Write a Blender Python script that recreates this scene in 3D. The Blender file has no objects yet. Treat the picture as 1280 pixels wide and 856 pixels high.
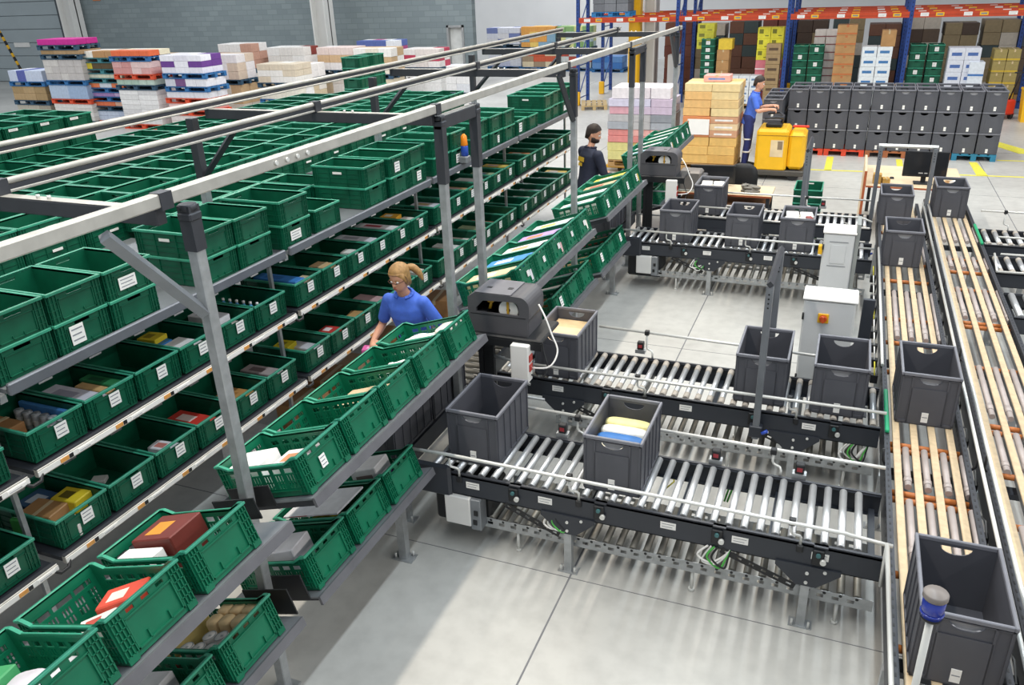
import bpy, bmesh, math, random
from mathutils import Matrix, Vector, Euler
from mathutils import noise as mnoise
random.seed(11)
S = bpy.context.scene
COL = S.collection
# ---------------------------------------------------------------- camera
CAM_H = 3.8
def set_camera():
    yaw, pit, rol, f = -0.397886299, 0.422638273, 0.0384554673, 1010.04399
    fw = Vector((math.sin(yaw)*math.cos(pit), math.cos(yaw)*math.cos(pit), -math.sin(pit)))
    rt = Vector((math.cos(yaw), -math.sin(yaw), 0))
    dn = fw.cross(rt)
    c, s = math.cos(rol), math.sin(rol)
    r2 = c*rt + s*dn
    d2 = -s*rt + c*dn
    m = Matrix(((r2.x, -d2.x, -fw.x, 0), (r2.y, -d2.y, -fw.y, 0), (r2.z, -d2.z, -fw.z, CAM_H), (0, 0, 0, 1)))
    cd = bpy.data.cameras.new('camera')
    cd.sensor_fit = 'HORIZONTAL'; cd.sensor_width = 36.0
    cd.lens = f/1280*36.0
    cd.clip_start = 0.05; cd.clip_end = 300
    co = bpy.data.objects.new('camera', cd); COL.objects.link(co)
    co.matrix_world = m
    S.camera = co
set_camera()
# ---------------------------------------------------------------- world and lamps
W = bpy.data.worlds.new('hall_daylight'); S.world = W; W.use_nodes = True
bg = W.node_tree.nodes['Background']
bg.inputs[0].default_value = (0.86, 0.93, 1.0, 1); bg.inputs[1].default_value = 0.40
def strip_lamp(x, y0, y1, z, watts, color, w=0.25):
    ld = bpy.data.lights.new('strip_lamp', 'AREA'); ld.shape = 'RECTANGLE'
    ld.size = w; ld.size_y = y1-y0; ld.energy = watts; ld.color = color
    lo = bpy.data.objects.new('strip_lamp', ld); COL.objects.link(lo)
    lo.location = (x, (y0+y1)/2, z)
strip_lamp(-3.6, -2, 21, 8.2, 900, (1.0, 0.91, 0.78))
strip_lamp(0.2, -2, 21, 8.2, 680, (0.84, 0.94, 1.0))
strip_lamp(7.0, -2, 21, 8.2, 700, (1.0, 0.96, 0.9), 0.4)
strip_lamp(14.5, -2, 21, 8.2, 900, (1.0, 0.97, 0.92), 0.4)  # lamp out of view, added to brighten the floor under the flow rack
strip_lamp(-13.0, 2, 44, 8.2, 1700, (0.95, 0.97, 1.0), 0.4)
strip_lamp(-24.0, 2, 44, 8.2, 1200, (0.95, 0.97, 1.0), 0.4)
S.view_settings.view_transform = 'Standard'; S.view_settings.look = 'None'
S.view_settings.exposure = 0.28; S.view_settings.gamma = 1.0
S.view_settings.use_curve_mapping = False
# ---------------------------------------------------------------- materials
def srgb(h):
    v = [int(h[i:i+2], 16)/255 for i in (0, 2, 4)]
    return tuple(x/12.92 if x <= .04045 else ((x+.055)/1.055)**2.4 for x in v)+(1,)
MATS = {}
def mat(key, hexcol, rough=0.5, metal=0.0, var=0.12, scale=6.0, bump=0.0, coat=0.0, emit=0.0, spec=0.5, trans=0.0):
    if key in MATS: return MATS[key]
    m = bpy.data.materials.new(key); m.use_nodes = True
    nt = m.node_tree; b = nt.nodes['Principled BSDF']
    col = srgb(hexcol)
    b.inputs['Roughness'].default_value = rough; b.inputs['Metallic'].default_value = metal
    b.inputs['Specular IOR Level'].default_value = spec
    if coat: b.inputs['Coat Weight'].default_value = coat
    if trans: b.inputs['Transmission Weight'].default_value = trans
    tc = nt.nodes.new('ShaderNodeTexCoord'); nz = nt.nodes.new('ShaderNodeTexNoise')
    nz.inputs['Scale'].default_value = scale; nz.inputs['Detail'].default_value = 4
    nt.links.new(tc.outputs['Object'], nz.inputs['Vector'])
    rp = nt.nodes.new('ShaderNodeValToRGB')
    rp.color_ramp.elements[0].position = .3; rp.color_ramp.elements[1].position = .7
    d = tuple(c*(1-var) for c in col[:3])+(1,); l = tuple(min(1, c*(1+var*.6)) for c in col[:3])+(1,)
    rp.color_ramp.elements[0].color = d; rp.color_ramp.elements[1].color = l
    nt.links.new(nz.outputs['Fac'], rp.inputs['Fac']); nt.links.new(rp.outputs['Color'], b.inputs['Base Color'])
    if emit:
        nt.links.new(rp.outputs['Color'], b.inputs['Emission Color']); b.inputs['Emission Strength'].default_value = emit
    if bump:
        bp = nt.nodes.new('ShaderNodeBump'); bp.inputs['Strength'].default_value = bump; bp.inputs['Distance'].default_value = .01
        nt.links.new(nz.outputs['Fac'], bp.inputs['Height']); nt.links.new(bp.outputs['Normal'], b.inputs['Normal'])
    MATS[key] = m
    return m
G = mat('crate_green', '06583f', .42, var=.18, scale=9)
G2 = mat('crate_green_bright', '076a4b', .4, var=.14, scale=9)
GR = mat('crate_rim_highlight', '3a9a7c', .35, var=.15, scale=14)  # edge wear and rim highlights put into a lighter green
TG = mat('tote_grey', '52535a', .5, var=.10, scale=5)
TR = mat('tote_rim_grey', '787981', .45, var=.10, scale=9)
SL = mat('slate_paint', '30343c', .42, var=.10, scale=4)
BK = mat('black_plastic', '1c1d20', .5, var=.15)
PR = mat('printer_grey', '525155', .5, var=.08)
GV = mat('galvanised_steel', 'aeb1b3', .42, .55, var=.16, scale=18)
GVD = mat('grey_steel_sheet', '8b8f94', .42, .45, var=.14, scale=6)
BM = mat('beam_steel', 'bab7b0', .45, .35, var=.14, scale=10)
RO = mat('roller_steel', 'd2d4d6', .33, .6, var=.08, scale=10)
RD = mat('dull_roller', '8f8b82', .5, .4, var=.25, scale=8)
RS = mat('roller_sleeve', 'b3aa9f', .6, .0, var=.12)
DK = mat('dark_steel', '3e4046', .45, .25, var=.14, scale=8)
CH = mat('white_tube', 'dcdcd8', .3, .3, var=.06)
WH = mat('white_plastic', 'eceae6', .5, var=.04)
PA = mat('paper_white', 'f2f0ec', .7, var=.04)
INK = mat('print_ink', '83868d', .7, var=.1)
OR = mat('orange_cross_bar', 'c4743a', .5, var=.15)
BE = mat('cream_belt', 'cdb694', .6, var=.14, scale=22)
PK = mat('pinkish_roller', 'b5aaa6', .5, .2, var=.12)
GN = mat('green_guide', '18a06c', .4, var=.1)
CB = mat('cardboard', 'b58a5a', .8, var=.12)
CBL = mat('light_cardboard', 'cfa97a', .8, var=.10)
TAPE = mat('packing_tape', 'c9b48e', .35, var=.08)
BL = mat('rack_blue', '1f4289', .45, var=.10)
RO2 = mat('rack_orange', 'c4441e', .45, var=.10)
YE = mat('yellow_paint', 'f0b81c', .42, var=.06)
YM = mat('marking_yellow', 'e6dc4e', .7, var=.15, scale=20)
WD = mat('pale_wood', 'd9c3a2', .6, var=.10)
EDGE = mat('orange_edge', 'b9623a', .6, var=.1)
SKIN = mat('skin', 'd9a184', .5, var=.06, scale=14)
def cmat(h, rough=.55): return mat('colour_'+h+('' if rough == .55 else '_g'), h, rough, var=.10, scale=14)
# ---------------------------------------------------------------- mesh builder
class MB:
    def __init__(s): s.v = []; s.f = []; s.m = []; s.sm = []
    def add(s, vs, fs, m=0, smooth=False, M=None):
        o = len(s.v)
        s.v += [tuple(M @ Vector(p)) for p in vs] if M is not None else [tuple(p) for p in vs]
        s.f += [tuple(i+o for i in f) for f in fs]; s.m += [m]*len(fs); s.sm += [smooth]*len(fs)
        return s
    def box(s, x0, x1, y0, y1, z0, z1, m=0, M=None):
        vs = [(x0,y0,z0),(x1,y0,z0),(x1,y1,z0),(x0,y1,z0),(x0,y0,z1),(x1,y0,z1),(x1,y1,z1),(x0,y1,z1)]
        return s.add(vs, [(0,3,2,1),(4,5,6,7),(0,1,5,4),(1,2,6,5),(2,3,7,6),(3,0,4,7)], m, False, M)
    def cbox(s, c, d, m=0, M=None):
        return s.box(c[0]-d[0]/2, c[0]+d[0]/2, c[1]-d[1]/2, c[1]+d[1]/2, c[2]-d[2]/2, c[2]+d[2]/2, m, M)
    def bev(s, x0, x1, y0, y1, z0, z1, b=.01, m=0, M=None):      # box with chamfered edges
        vs = []; X = (x0, x1); Y = (y0, y1); Z = (z0, z1)
        idx = {}
        for i in (0, 1):
            for j in (0, 1):
                for k in (0, 1):
                    sx = b if i == 0 else -b; sy = b if j == 0 else -b; sz = b if k == 0 else -b
                    for a, p in enumerate(((X[i], Y[j]+sy, Z[k]+sz), (X[i]+sx, Y[j], Z[k]+sz), (X[i]+sx, Y[j]+sy, Z[k]))):
                        idx[(i,j,k,a)] = len(vs); vs.append(p)
        fs = []
        q = lambda *k: fs.append(tuple(idx[t] for t in k))
        for i in (0, 1): q((i,0,0,0),(i,1,0,0),(i,1,1,0),(i,0,1,0))
        for j in (0, 1): q((0,j,0,1),(1,j,0,1),(1,j,1,1),(0,j,1,1))
        for k in (0, 1): q((0,0,k,2),(1,0,k,2),(1,1,k,2),(0,1,k,2))
        for i in (0, 1):
            for j in (0, 1): q((i,j,0,0),(i,j,0,1),(i,j,1,1),(i,j,1,0))
            for k in (0, 1): q((i,0,k,0),(i,0,k,2),(i,1,k,2),(i,1,k,0))
        for j in (0, 1):
            for k in (0, 1): q((0,j,k,1),(0,j,k,2),(1,j,k,2),(1,j,k,1))
        for i in (0, 1):
            for j in (0, 1):
                for k in (0, 1): q((i,j,k,0),(i,j,k,1),(i,j,k,2))
        return s.add(vs, fs, m, False, M)
    def tube(s, pts, r, n=10, m=0, cap=True, smooth=True, M=None):
        pts = [Vector(p) for p in pts]
        rr = r if isinstance(r, (list, tuple)) else [r]*len(pts)
        vs = []; fs = []; prev = None
        for i, p in enumerate(pts):
            if i == 0: t = pts[1]-p
            elif i == len(pts)-1: t = p-pts[i-1]
            else: t = (pts[i+1]-p).normalized()+(p-pts[i-1]).normalized()
            if t.length < 1e-9: t = Vector((0, 0, 1))
            t.normalize()
            if prev is None:
                a = Vector((0, 0, 1)) if abs(t.z) < .9 else Vector((1, 0, 0))
                u = t.cross(a).normalized()
            else:
                u = prev-t*prev.dot(t)
                u = u.normalized() if u.length > 1e-6 else t.orthogonal().normalized()
            prev = u; w = t.cross(u)
            for k in range(n):
                an = 2*math.pi*k/n
                vs.append(p+(u*math.cos(an)+w*math.sin(an))*rr[i])
        for i in range(len(pts)-1):
            for k in range(n):
                a = i*n+k; b = i*n+(k+1) % n
                fs.append((a, b, b+n, a+n))
        s.add(vs, fs, m, smooth, M)
        if cap:
            o = len(s.v)-len(vs)
            s.f.append(tuple(o+k for k in reversed(range(n)))); s.m.append(m); s.sm.append(False)
            s.f.append(tuple(o+(len(pts)-1)*n+k for k in range(n))); s.m.append(m); s.sm.append(False)
        return s
    def loft(s, rings, m=0, smooth=True, M=None):      # rings: list of equal-length point lists
        n = len(rings[0]); vs = [p for r in rings for p in r]; fs = []
        for i in range(len(rings)-1):
            for k in range(n):
                a = i*n+k; b = i*n+(k+1) % n
                fs.append((a, b, b+n, a+n))
        fs.append(tuple(reversed(range(n)))); fs.append(tuple((len(rings)-1)*n+k for k in range(n)))
        return s.add(vs, fs, m, smooth, M)
    def lathe(s, prof, n=16, m=0, M=None, smooth=True):
        rings = [[(r*math.cos(2*math.pi*k/n), r*math.sin(2*math.pi*k/n), z) for k in range(n)] for r, z in prof]
        return s.loft(rings, m, smooth, M)
    def prism(s, poly, t, M, m=0):                      # 2D outline (u,v) extruded along w by t, placed by M
        n = len(poly)
        vs = [(u, v, -t/2) for u, v in poly]+[(u, v, t/2) for u, v in poly]
        fs = [tuple(reversed(range(n))), tuple(range(n, 2*n))]
        fs += [(k, (k+1) % n, n+(k+1) % n, n+k) for k in range(n)]
        return s.add(vs, fs, m, False, M)
    def plate(s, outer, holes, t, M, m=0):              # flat plate with real openings
        bm = bmesh.new(); loops = []; es = []; pts = []
        for lp in [outer]+holes:
            vv = [bm.verts.new((u, v, 0)) for u, v in lp]; ids = []
            for k in range(len(vv)): es.append(bm.edges.new((vv[k], vv[(k+1) % len(vv)]))); ids.append(len(pts)); pts.append(lp[k])
            loops.append(ids)
        bm.verts.index_update()
        r = bmesh.ops.triangle_fill(bm, use_beauty=True, use_dissolve=False, edges=es, normal=(0, 0, 1))
        tris = []
        for g in r['geom']:
            if isinstance(g, bmesh.types.BMFace):
                tris.append(tuple(v.index for v in g.verts))
        bm.free()
        N = len(pts)
        vs = [(u, v, t/2) for u, v in pts]+[(u, v, -t/2) for u, v in pts]
        fs = list(tris)+[tuple(N+i for i in reversed(f)) for f in tris]
        for li, ids in enumerate(loops):
            for k in range(len(ids)):
                a, b = ids[k], ids[(k+1) % len(ids)]
                fs.append((a, N+a, N+b, b) if li == 0 else (b, N+b, N+a, a))
        return s.add(vs, fs, m, False, M)
    def mesh(s, name, mats):
        me = bpy.data.meshes.new(name)
        me.from_pydata(s.v, [], s.f)
        for x in (mats if isinstance(mats, (list, tuple)) else [mats]): me.materials.append(x)
        me.polygons.foreach_set('material_index', s.m); me.polygons.foreach_set('use_smooth', s.sm)
        bm = bmesh.new(); bm.from_mesh(me); bmesh.ops.recalc_face_normals(bm, faces=bm.faces); bm.to_mesh(me); bm.free()
        me.update()
        return me
def rect(u0, u1, v0, v1): return [(u0, v0), (u1, v0), (u1, v1), (u0, v1)]
I4 = Matrix.Identity(4)
def frame(o, ux, uy, uz):
    o, ux, uy, uz = map(Vector, (o, ux, uy, uz))
    return Matrix(((ux.x, uy.x, uz.x, o.x), (ux.y, uy.y, uz.y, o.y), (ux.z, uy.z, uz.z, o.z), (0, 0, 0, 1)))
# ---------------------------------------------------------------- objects
def obj(name, me, parent=None, loc=(0, 0, 0), rot=(0, 0, 0)):
    o = bpy.data.objects.new(name, me); COL.objects.link(o)
    o.location = loc; o.rotation_euler = rot
    if parent is not None: o.parent = parent
    return o
def tag(o, label, cat, group=None):
    o['label'] = label; o['category'] = cat
    if group: o['group'] = group
    return o
def thing(name, label, cat, loc=(0, 0, 0), rot=(0, 0, 0), group=None):
    return tag(obj(name, None, None, loc, rot), label, cat, group)
def struct(name, me, parent=None, loc=(0, 0, 0), rot=(0, 0, 0)):
    o = obj(name, me, parent, loc, rot); o['kind'] = 'structure'; return o
CACHE = {}
def smooth_path(pts, rad, n=5):
    pts = [Vector(p) for p in pts]; P = []; Rr = []
    for i in range(len(pts)-1):
        p0 = pts[max(i-1, 0)]; p1 = pts[i]; p2 = pts[i+1]; p3 = pts[min(i+2, len(pts)-1)]
        for k in range(n):
            t = k/n
            P.append(.5*((2*p1)+(p2-p0)*t+(2*p0-5*p1+4*p2-p3)*t*t+(3*p1-p0-3*p2+p3)*t**3)); Rr.append(rad[i]*(1-t)+rad[i+1]*t)
    P.append(pts[-1]); Rr.append(rad[-1])
    return P, Rr
def cable_pts(pts): return smooth_path(pts, [1]*len(pts), 6)[0]
def cached(key, fn):
    if key not in CACHE: CACHE[key] = fn()
    return CACHE[key]
_ORD = ['first','second','third','fourth','fifth','sixth','seventh','eighth','ninth','tenth','eleventh','twelfth','thirteenth','fourteenth','fifteenth','sixteenth','seventeenth','eighteenth','nineteenth']
def nth(i):
    if i < 19: return _ORD[i]
    t, u = divmod(i+1, 10); T = {2:'twent', 3:'thirt', 4:'fort'}[t]
    return T+'ieth' if u == 0 else T+'y-'+_ORD[u-1]
def sticker_mesh(w, h, bars=3, t=.003):                 # white sticker facing +X, lines of print raised a hair
    def f():
        b = MB(); b.box(0, t, -w/2, w/2, -h/2, h/2, 0)
        for k in range(bars):
            z = h/2-(k+.7)*h/(bars+.5)
            b.box(t, t+.0008, -w*.4, w*(.4-.12*(k % 2)), z-h*.035, z+h*.035, 1)
        return b.mesh('sticker', [PA, INK])
    return cached(('stk', w, h, bars), f)
# ================================================================ the hall
def floor_material():
    m = bpy.data.materials.new('polished_concrete'); m.use_nodes = True; nt = m.node_tree; b = nt.nodes['Principled BSDF']
    tc = nt.nodes.new('ShaderNodeTexCoord')
    n1 = nt.nodes.new('ShaderNodeTexNoise'); n1.inputs['Scale'].default_value = .55; n1.inputs['Detail'].default_value = 8
    n2 = nt.nodes.new('ShaderNodeTexNoise'); n2.inputs['Scale'].default_value = 7; n2.inputs['Detail'].default_value = 6
    r1 = nt.nodes.new('ShaderNodeValToRGB'); r2 = nt.nodes.new('ShaderNodeValToRGB')
    r1.color_ramp.elements[0].color = srgb('b3b1ac'); r1.color_ramp.elements[0].position = .3
    r1.color_ramp.elements[1].color = srgb('cbcac5'); r1.color_ramp.elements[1].position = .7
    r2.color_ramp.elements[0].color = (.82, .82, .82, 1); r2.color_ramp.elements[0].position = .25
    r2.color_ramp.elements[1].color = (1, 1, 1, 1); r2.color_ramp.elements[1].position = .6
    mx = nt.nodes.new('ShaderNodeMix'); mx.data_type = 'RGBA'; mx.blend_type = 'MULTIPLY'; mx.inputs[0].default_value = .8
    for n in (n1, n2): nt.links.new(tc.outputs['Object'], n.inputs['Vector'])
    nt.links.new(n1.outputs['Fac'], r1.inputs['Fac']); nt.links.new(n2.outputs['Fac'], r2.inputs['Fac'])
    nt.links.new(r1.outputs['Color'], mx.inputs[6]); nt.links.new(r2.outputs['Color'], mx.inputs[7])
    nt.links.new(mx.outputs[2], b.inputs['Base Color'])
    b.inputs['Roughness'].default_value = .38; b.inputs['Specular IOR Level'].default_value = .35
    return m
def block_material(c1, c2, mortar):
    m = bpy.data.materials.new('concrete_blocks'); m.use_nodes = True; nt = m.node_tree; b = nt.nodes['Principled BSDF']
    tc = nt.nodes.new('ShaderNodeTexCoord'); sp = nt.nodes.new('ShaderNodeSeparateXYZ'); cb = nt.nodes.new('ShaderNodeCombineXYZ')
    nt.links.new(tc.outputs['Object'], sp.inputs[0]); nt.links.new(sp.outputs['X'], cb.inputs['X']); nt.links.new(sp.outputs['Z'], cb.inputs['Y'])
    br = nt.nodes.new('ShaderNodeTexBrick'); br.inputs['Scale'].default_value = 1
    br.inputs['Brick Width'].default_value = .5; br.inputs['Row Height'].default_value = .2; br.inputs['Mortar Size'].default_value = .012
    br.inputs['Color1'].default_value = srgb(c1); br.inputs['Color2'].default_value = srgb(c2); br.inputs['Mortar'].default_value = srgb(mortar)
    nt.links.new(cb.outputs[0], br.inputs['Vector'])
    nz = nt.nodes.new('ShaderNodeTexNoise'); nz.inputs['Scale'].default_value = .35; nz.inputs['Detail'].default_value = 5
    nt.links.new(tc.outputs['Object'], nz.inputs['Vector'])
    rp = nt.nodes.new('ShaderNodeValToRGB'); rp.color_ramp.elements[0].color = (.78, .8, .8, 1); rp.color_ramp.elements[1].color = (1, 1, 1, 1)
    nt.links.new(nz.outputs['Fac'], rp.inputs['Fac'])
    mx = nt.nodes.new('ShaderNodeMix'); mx.data_type = 'RGBA'; mx.blend_type = 'MULTIPLY'; mx.inputs[0].default_value = 1
    nt.links.new(br.outputs['Color'], mx.inputs[6]); nt.links.new(rp.outputs['Color'], mx.inputs[7]); nt.links.new(mx.outputs[2], b.inputs['Base Color'])
    b.inputs['Roughness'].default_value = .85
    return m
fl = struct('floor', MB().box(-60, 30, -6, 60, -.2, 0).mesh('floor', floor_material()))
JO = mat('floor_joint_filler', '77777a', .8)
for x in (-9.4, -5.4, -1.41, 2.6):
    obj('floor_joint', MB().box(x-.006, x+.006, -5, 55, 0, .0015).mesh('floor_joint', JO), fl)
for y in (4.22, 8.2, 12.2, 16.2, 20.2):
    obj('floor_joint', MB().box(-40, 20, y-.003, y+.003, 0, .0016).mesh('floor_joint', JO), fl)
def marking(pts):
    b = MB(); n = len(pts); b.add([(x, y, .001) for x, y in pts]+[(x, y, .003) for x, y in pts], [tuple(range(n, 2*n))]+[(k, (k+1) % n, n+(k+1) % n, n+k) for k in range(n)])
    obj('floor_marking', b.mesh('floor_marking', YM), fl)
marking([(-2.5, 17.56), (8, 18.05), (8, 18.13), (-2.5, 17.64)])
marking([(-.36, 17.7), (-.22, 17.7), (-.22, 19.1), (-.36, 19.1)])
marking([(1.02, 17.8), (1.14, 17.8), (1.14, 19.1), (1.02, 19.1)])
marking([(2.42, 17.85), (2.62, 17.85), (2.55, 19.1), (2.4, 19.1)])
marking([(2.9, 21.45), (3.25, 21.5), (3.9, 20.2), (3.45, 20.2)])
marking([(2.95, 19.35), (7, 19.6), (7, 19.68), (2.95, 19.43)])
BLK = block_material('838e91', '8f9a9c', '7d888b')
struct('wall_back', MB().box(-33, -14.55, 29.5, 29.8, 0, 9).box(-14.55, -13.9, 29.5, 29.8, 2.25, 9).box(-13.9, -13.5, 29.5, 29.8, 0, 9).mesh('wall_back', BLK))
WHW = mat('white_wall_paint', 'e6e6e6', .7, var=.04, scale=1)
struct('wall_far', MB().box(-24, 24, 41, 41.3, 0, 9).mesh('wall_far', WHW))
d = struct('door_2', MB().box(-14.5, -13.95, 29.62, 29.68, 0, 2.2).mesh('door_2', mat('door_white', 'd9dad6', .5)))
obj('door_frame', MB().box(-14.58, -14.5, 29.45, 29.84, 0, 2.28).box(-13.95, -13.87, 29.45, 29.84, 0, 2.28).box(-14.58, -13.87, 29.45, 29.84, 2.2, 2.28).mesh('door_frame', mat('door_frame_grey', '9a9c9c', .5)), d)
# dock door on the left
dd = struct('door_1', MB().box(-44, -34.4, 29.75, 29.8, 0, 6).mesh('door_1', mat('door_back_sheet', '8c979c', .6)))
DP = mat('dock_door_panel', 'a9b4b8', .5, var=.05, scale=1)
for k in range(10):
    obj('door_panel', MB().bev(-44, -34.45, 29.66, 29.75, .02+k*.6, .60+k*.6, .015).mesh('door_panel', DP), dd)
obj('door_frame', MB().box(-34.4, -33.9, 29.4, 29.9, 0, 6.2).mesh('door_frame', mat('door_rubber', '4c5257', .7)), dd)
obj('door_bumper_label', MB().box(-38.0, -37.0, 29.6, 29.66, 1.62, 1.82).mesh('door_label', PA), dd)
CW = mat('column_white', 'dddcd8', .5, var=.06, scale=1)
for i, (x, y, w) in enumerate(((-19.25, 28.3, .62), (-33.1, 29.0, .75), (-6.63, 29.0, .42))):
    b = MB(); b.box(x-w/2, x+w/2, y-.03, y+.03, 0, 9).box(x-w/2, x-w/2+.05, y-.3, y+.3, 0, 9).box(x+w/2-.05, x+w/2, y-.3, y+.3, 0, 9)
    struct('trim_%d' % (i+1), b.mesh('trim', CW))
struct('trim_4', MB().bev(-6.93, -6.56, 27.1, 27.5, 0, 9, .05).mesh('trim', YE))
# small orange number sign on the block wall
sg = tag(obj('number_sign', MB().box(-.22, .22, -.02, 0, -.2, .2, 0).mesh('number_sign', mat('sign_orange', 'c27a50', .6)), None, (-31.9, 29.49, 3.75)), 'small orange square sign high on the grey block wall', 'sign')
for u in (-.08, .02, .12):
    obj('digit', MB().box(u-.02, u+.02, -.026, -.02, -.13, .13).mesh('digit', mat('sign_ink', '6e4a38', .7)), sg)
# striped pole
sp = thing('barrier_pole', 'yellow and black striped pole leaning beside the dock door', 'pole', (-36.3, 28.6, 0))
a, b_ = Vector((-.1, 0, 0)), Vector((-1.35, 0, 2.85))
for k in range(16):
    p, q = a.lerp(b_, k/16), a.lerp(b_, (k+1)/16)
    obj('stripe_band', MB().tube([p, q], .06, 8).mesh('stripe_band', YE if k % 2 else BK), sp)
# ---------------------------------------------------------------- pallets and cartons
def pallet(col, label, loc, rot=0, group=None, L=1.2, Wd=.8):
    key = (col, L, Wd)
    m = mat('pallet_'+col, col, .7, var=.2, scale=5)
    t = thing('pallet', label, 'pallet', loc, (0, 0, rot), group)
    db = cached(('pdb', key), lambda: MB().box(-.065, .065, -L/2, L/2, 0, .022).mesh('deck_board', m))
    br = cached(('pbr', key), lambda: MB().box(-Wd/2, Wd/2, -.07, -.05, .1, .122).box(-Wd/2, -Wd/2+.1, -.07, .07, .022, .1).box(-.05, .05, -.07, .07, .022, .1).box(Wd/2-.1, Wd/2, -.07, .07, .022, .1).box(-Wd/2, Wd/2, .05, .07, .1, .122).mesh('bearer', m))
    bb = cached(('pbb', key), lambda: MB().box(-.05, .05, -L/2, L/2, 0, .022).mesh('bottom_board', m))
    for k in range(5): obj('deck_board', db, t, (-Wd/2+.065+k*(Wd-.13)/4, 0, .122))
    for k in (-1, 0, 1):
        obj('bearer', br, t, (0, k*(L/2-.07), 0)); obj('bottom_board', bb, t, (k*(Wd/2-.05), 0, 0))
    return t
def carton_mesh(w, d, h, body, tape=None, prt=None, style=0):
    def f():
        b = MB(); b.bev(-w/2, w/2, -d/2, d/2, 0, h, min(.006, h*.1), 0)
        e = .0012
        if tape:
            b.box(-w*.06, w*.06, -d/2-e, d/2+e, h, h+e, 1); b.box(-w*.06, w*.06, -d/2-e, -d/2, h*.78, h+e, 1)
        if prt:
            if style == 0: b.box(-w*.32, w*.32, -d/2-e, -d/2, h*.35, h*.62, 2)
            elif style == 1: b.box(-w/2-e, w/2+e, -d/2-e, d/2+e, h*.1, h*.24, 2)
            elif style == 2:
                b.box(-w*.38, -w*.05, -d/2-e, -d/2, h*.45, h*.85, 2); b.box(w*.08, w*.36, -d/2-e, -d/2, h*.2, h*.3, 2)
            b.box(-w*.3, w*.1, -d*.3, d*.2, h, h+e*.7, 2) if style == 3 else None
        return b.mesh('carton', [body, tape or body, prt or body])
    return cached(('ctn', round(w, 3), round(d, 3), round(h, 3), body.name, tape and tape.name, prt and prt.name, style), f)
def load(label, loc, w, d, h, nx, ny, nz, cols, prt=None, rot=0, gap=.006, style=0, group=None, name='wrapped_load', jit=.012):
    t = thing(name, label, 'load', loc, (0, 0, rot), group)
    cw, cd, ch = w/nx-gap, d/ny-gap, h/nz
    R = random.Random(label)
    for k in range(nz):
        for i in range(nx):
            for j in range(ny):
                me = carton_mesh(cw, cd, ch-.004, cols[R.randrange(len(cols))], None, prt, style)
                obj('carton', me, t, (-w/2+(i+.5)*w/nx+R.uniform(-jit, jit), -d/2+(j+.5)*d/ny+R.uniform(-jit, jit), k*ch+.001))
    return t
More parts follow.
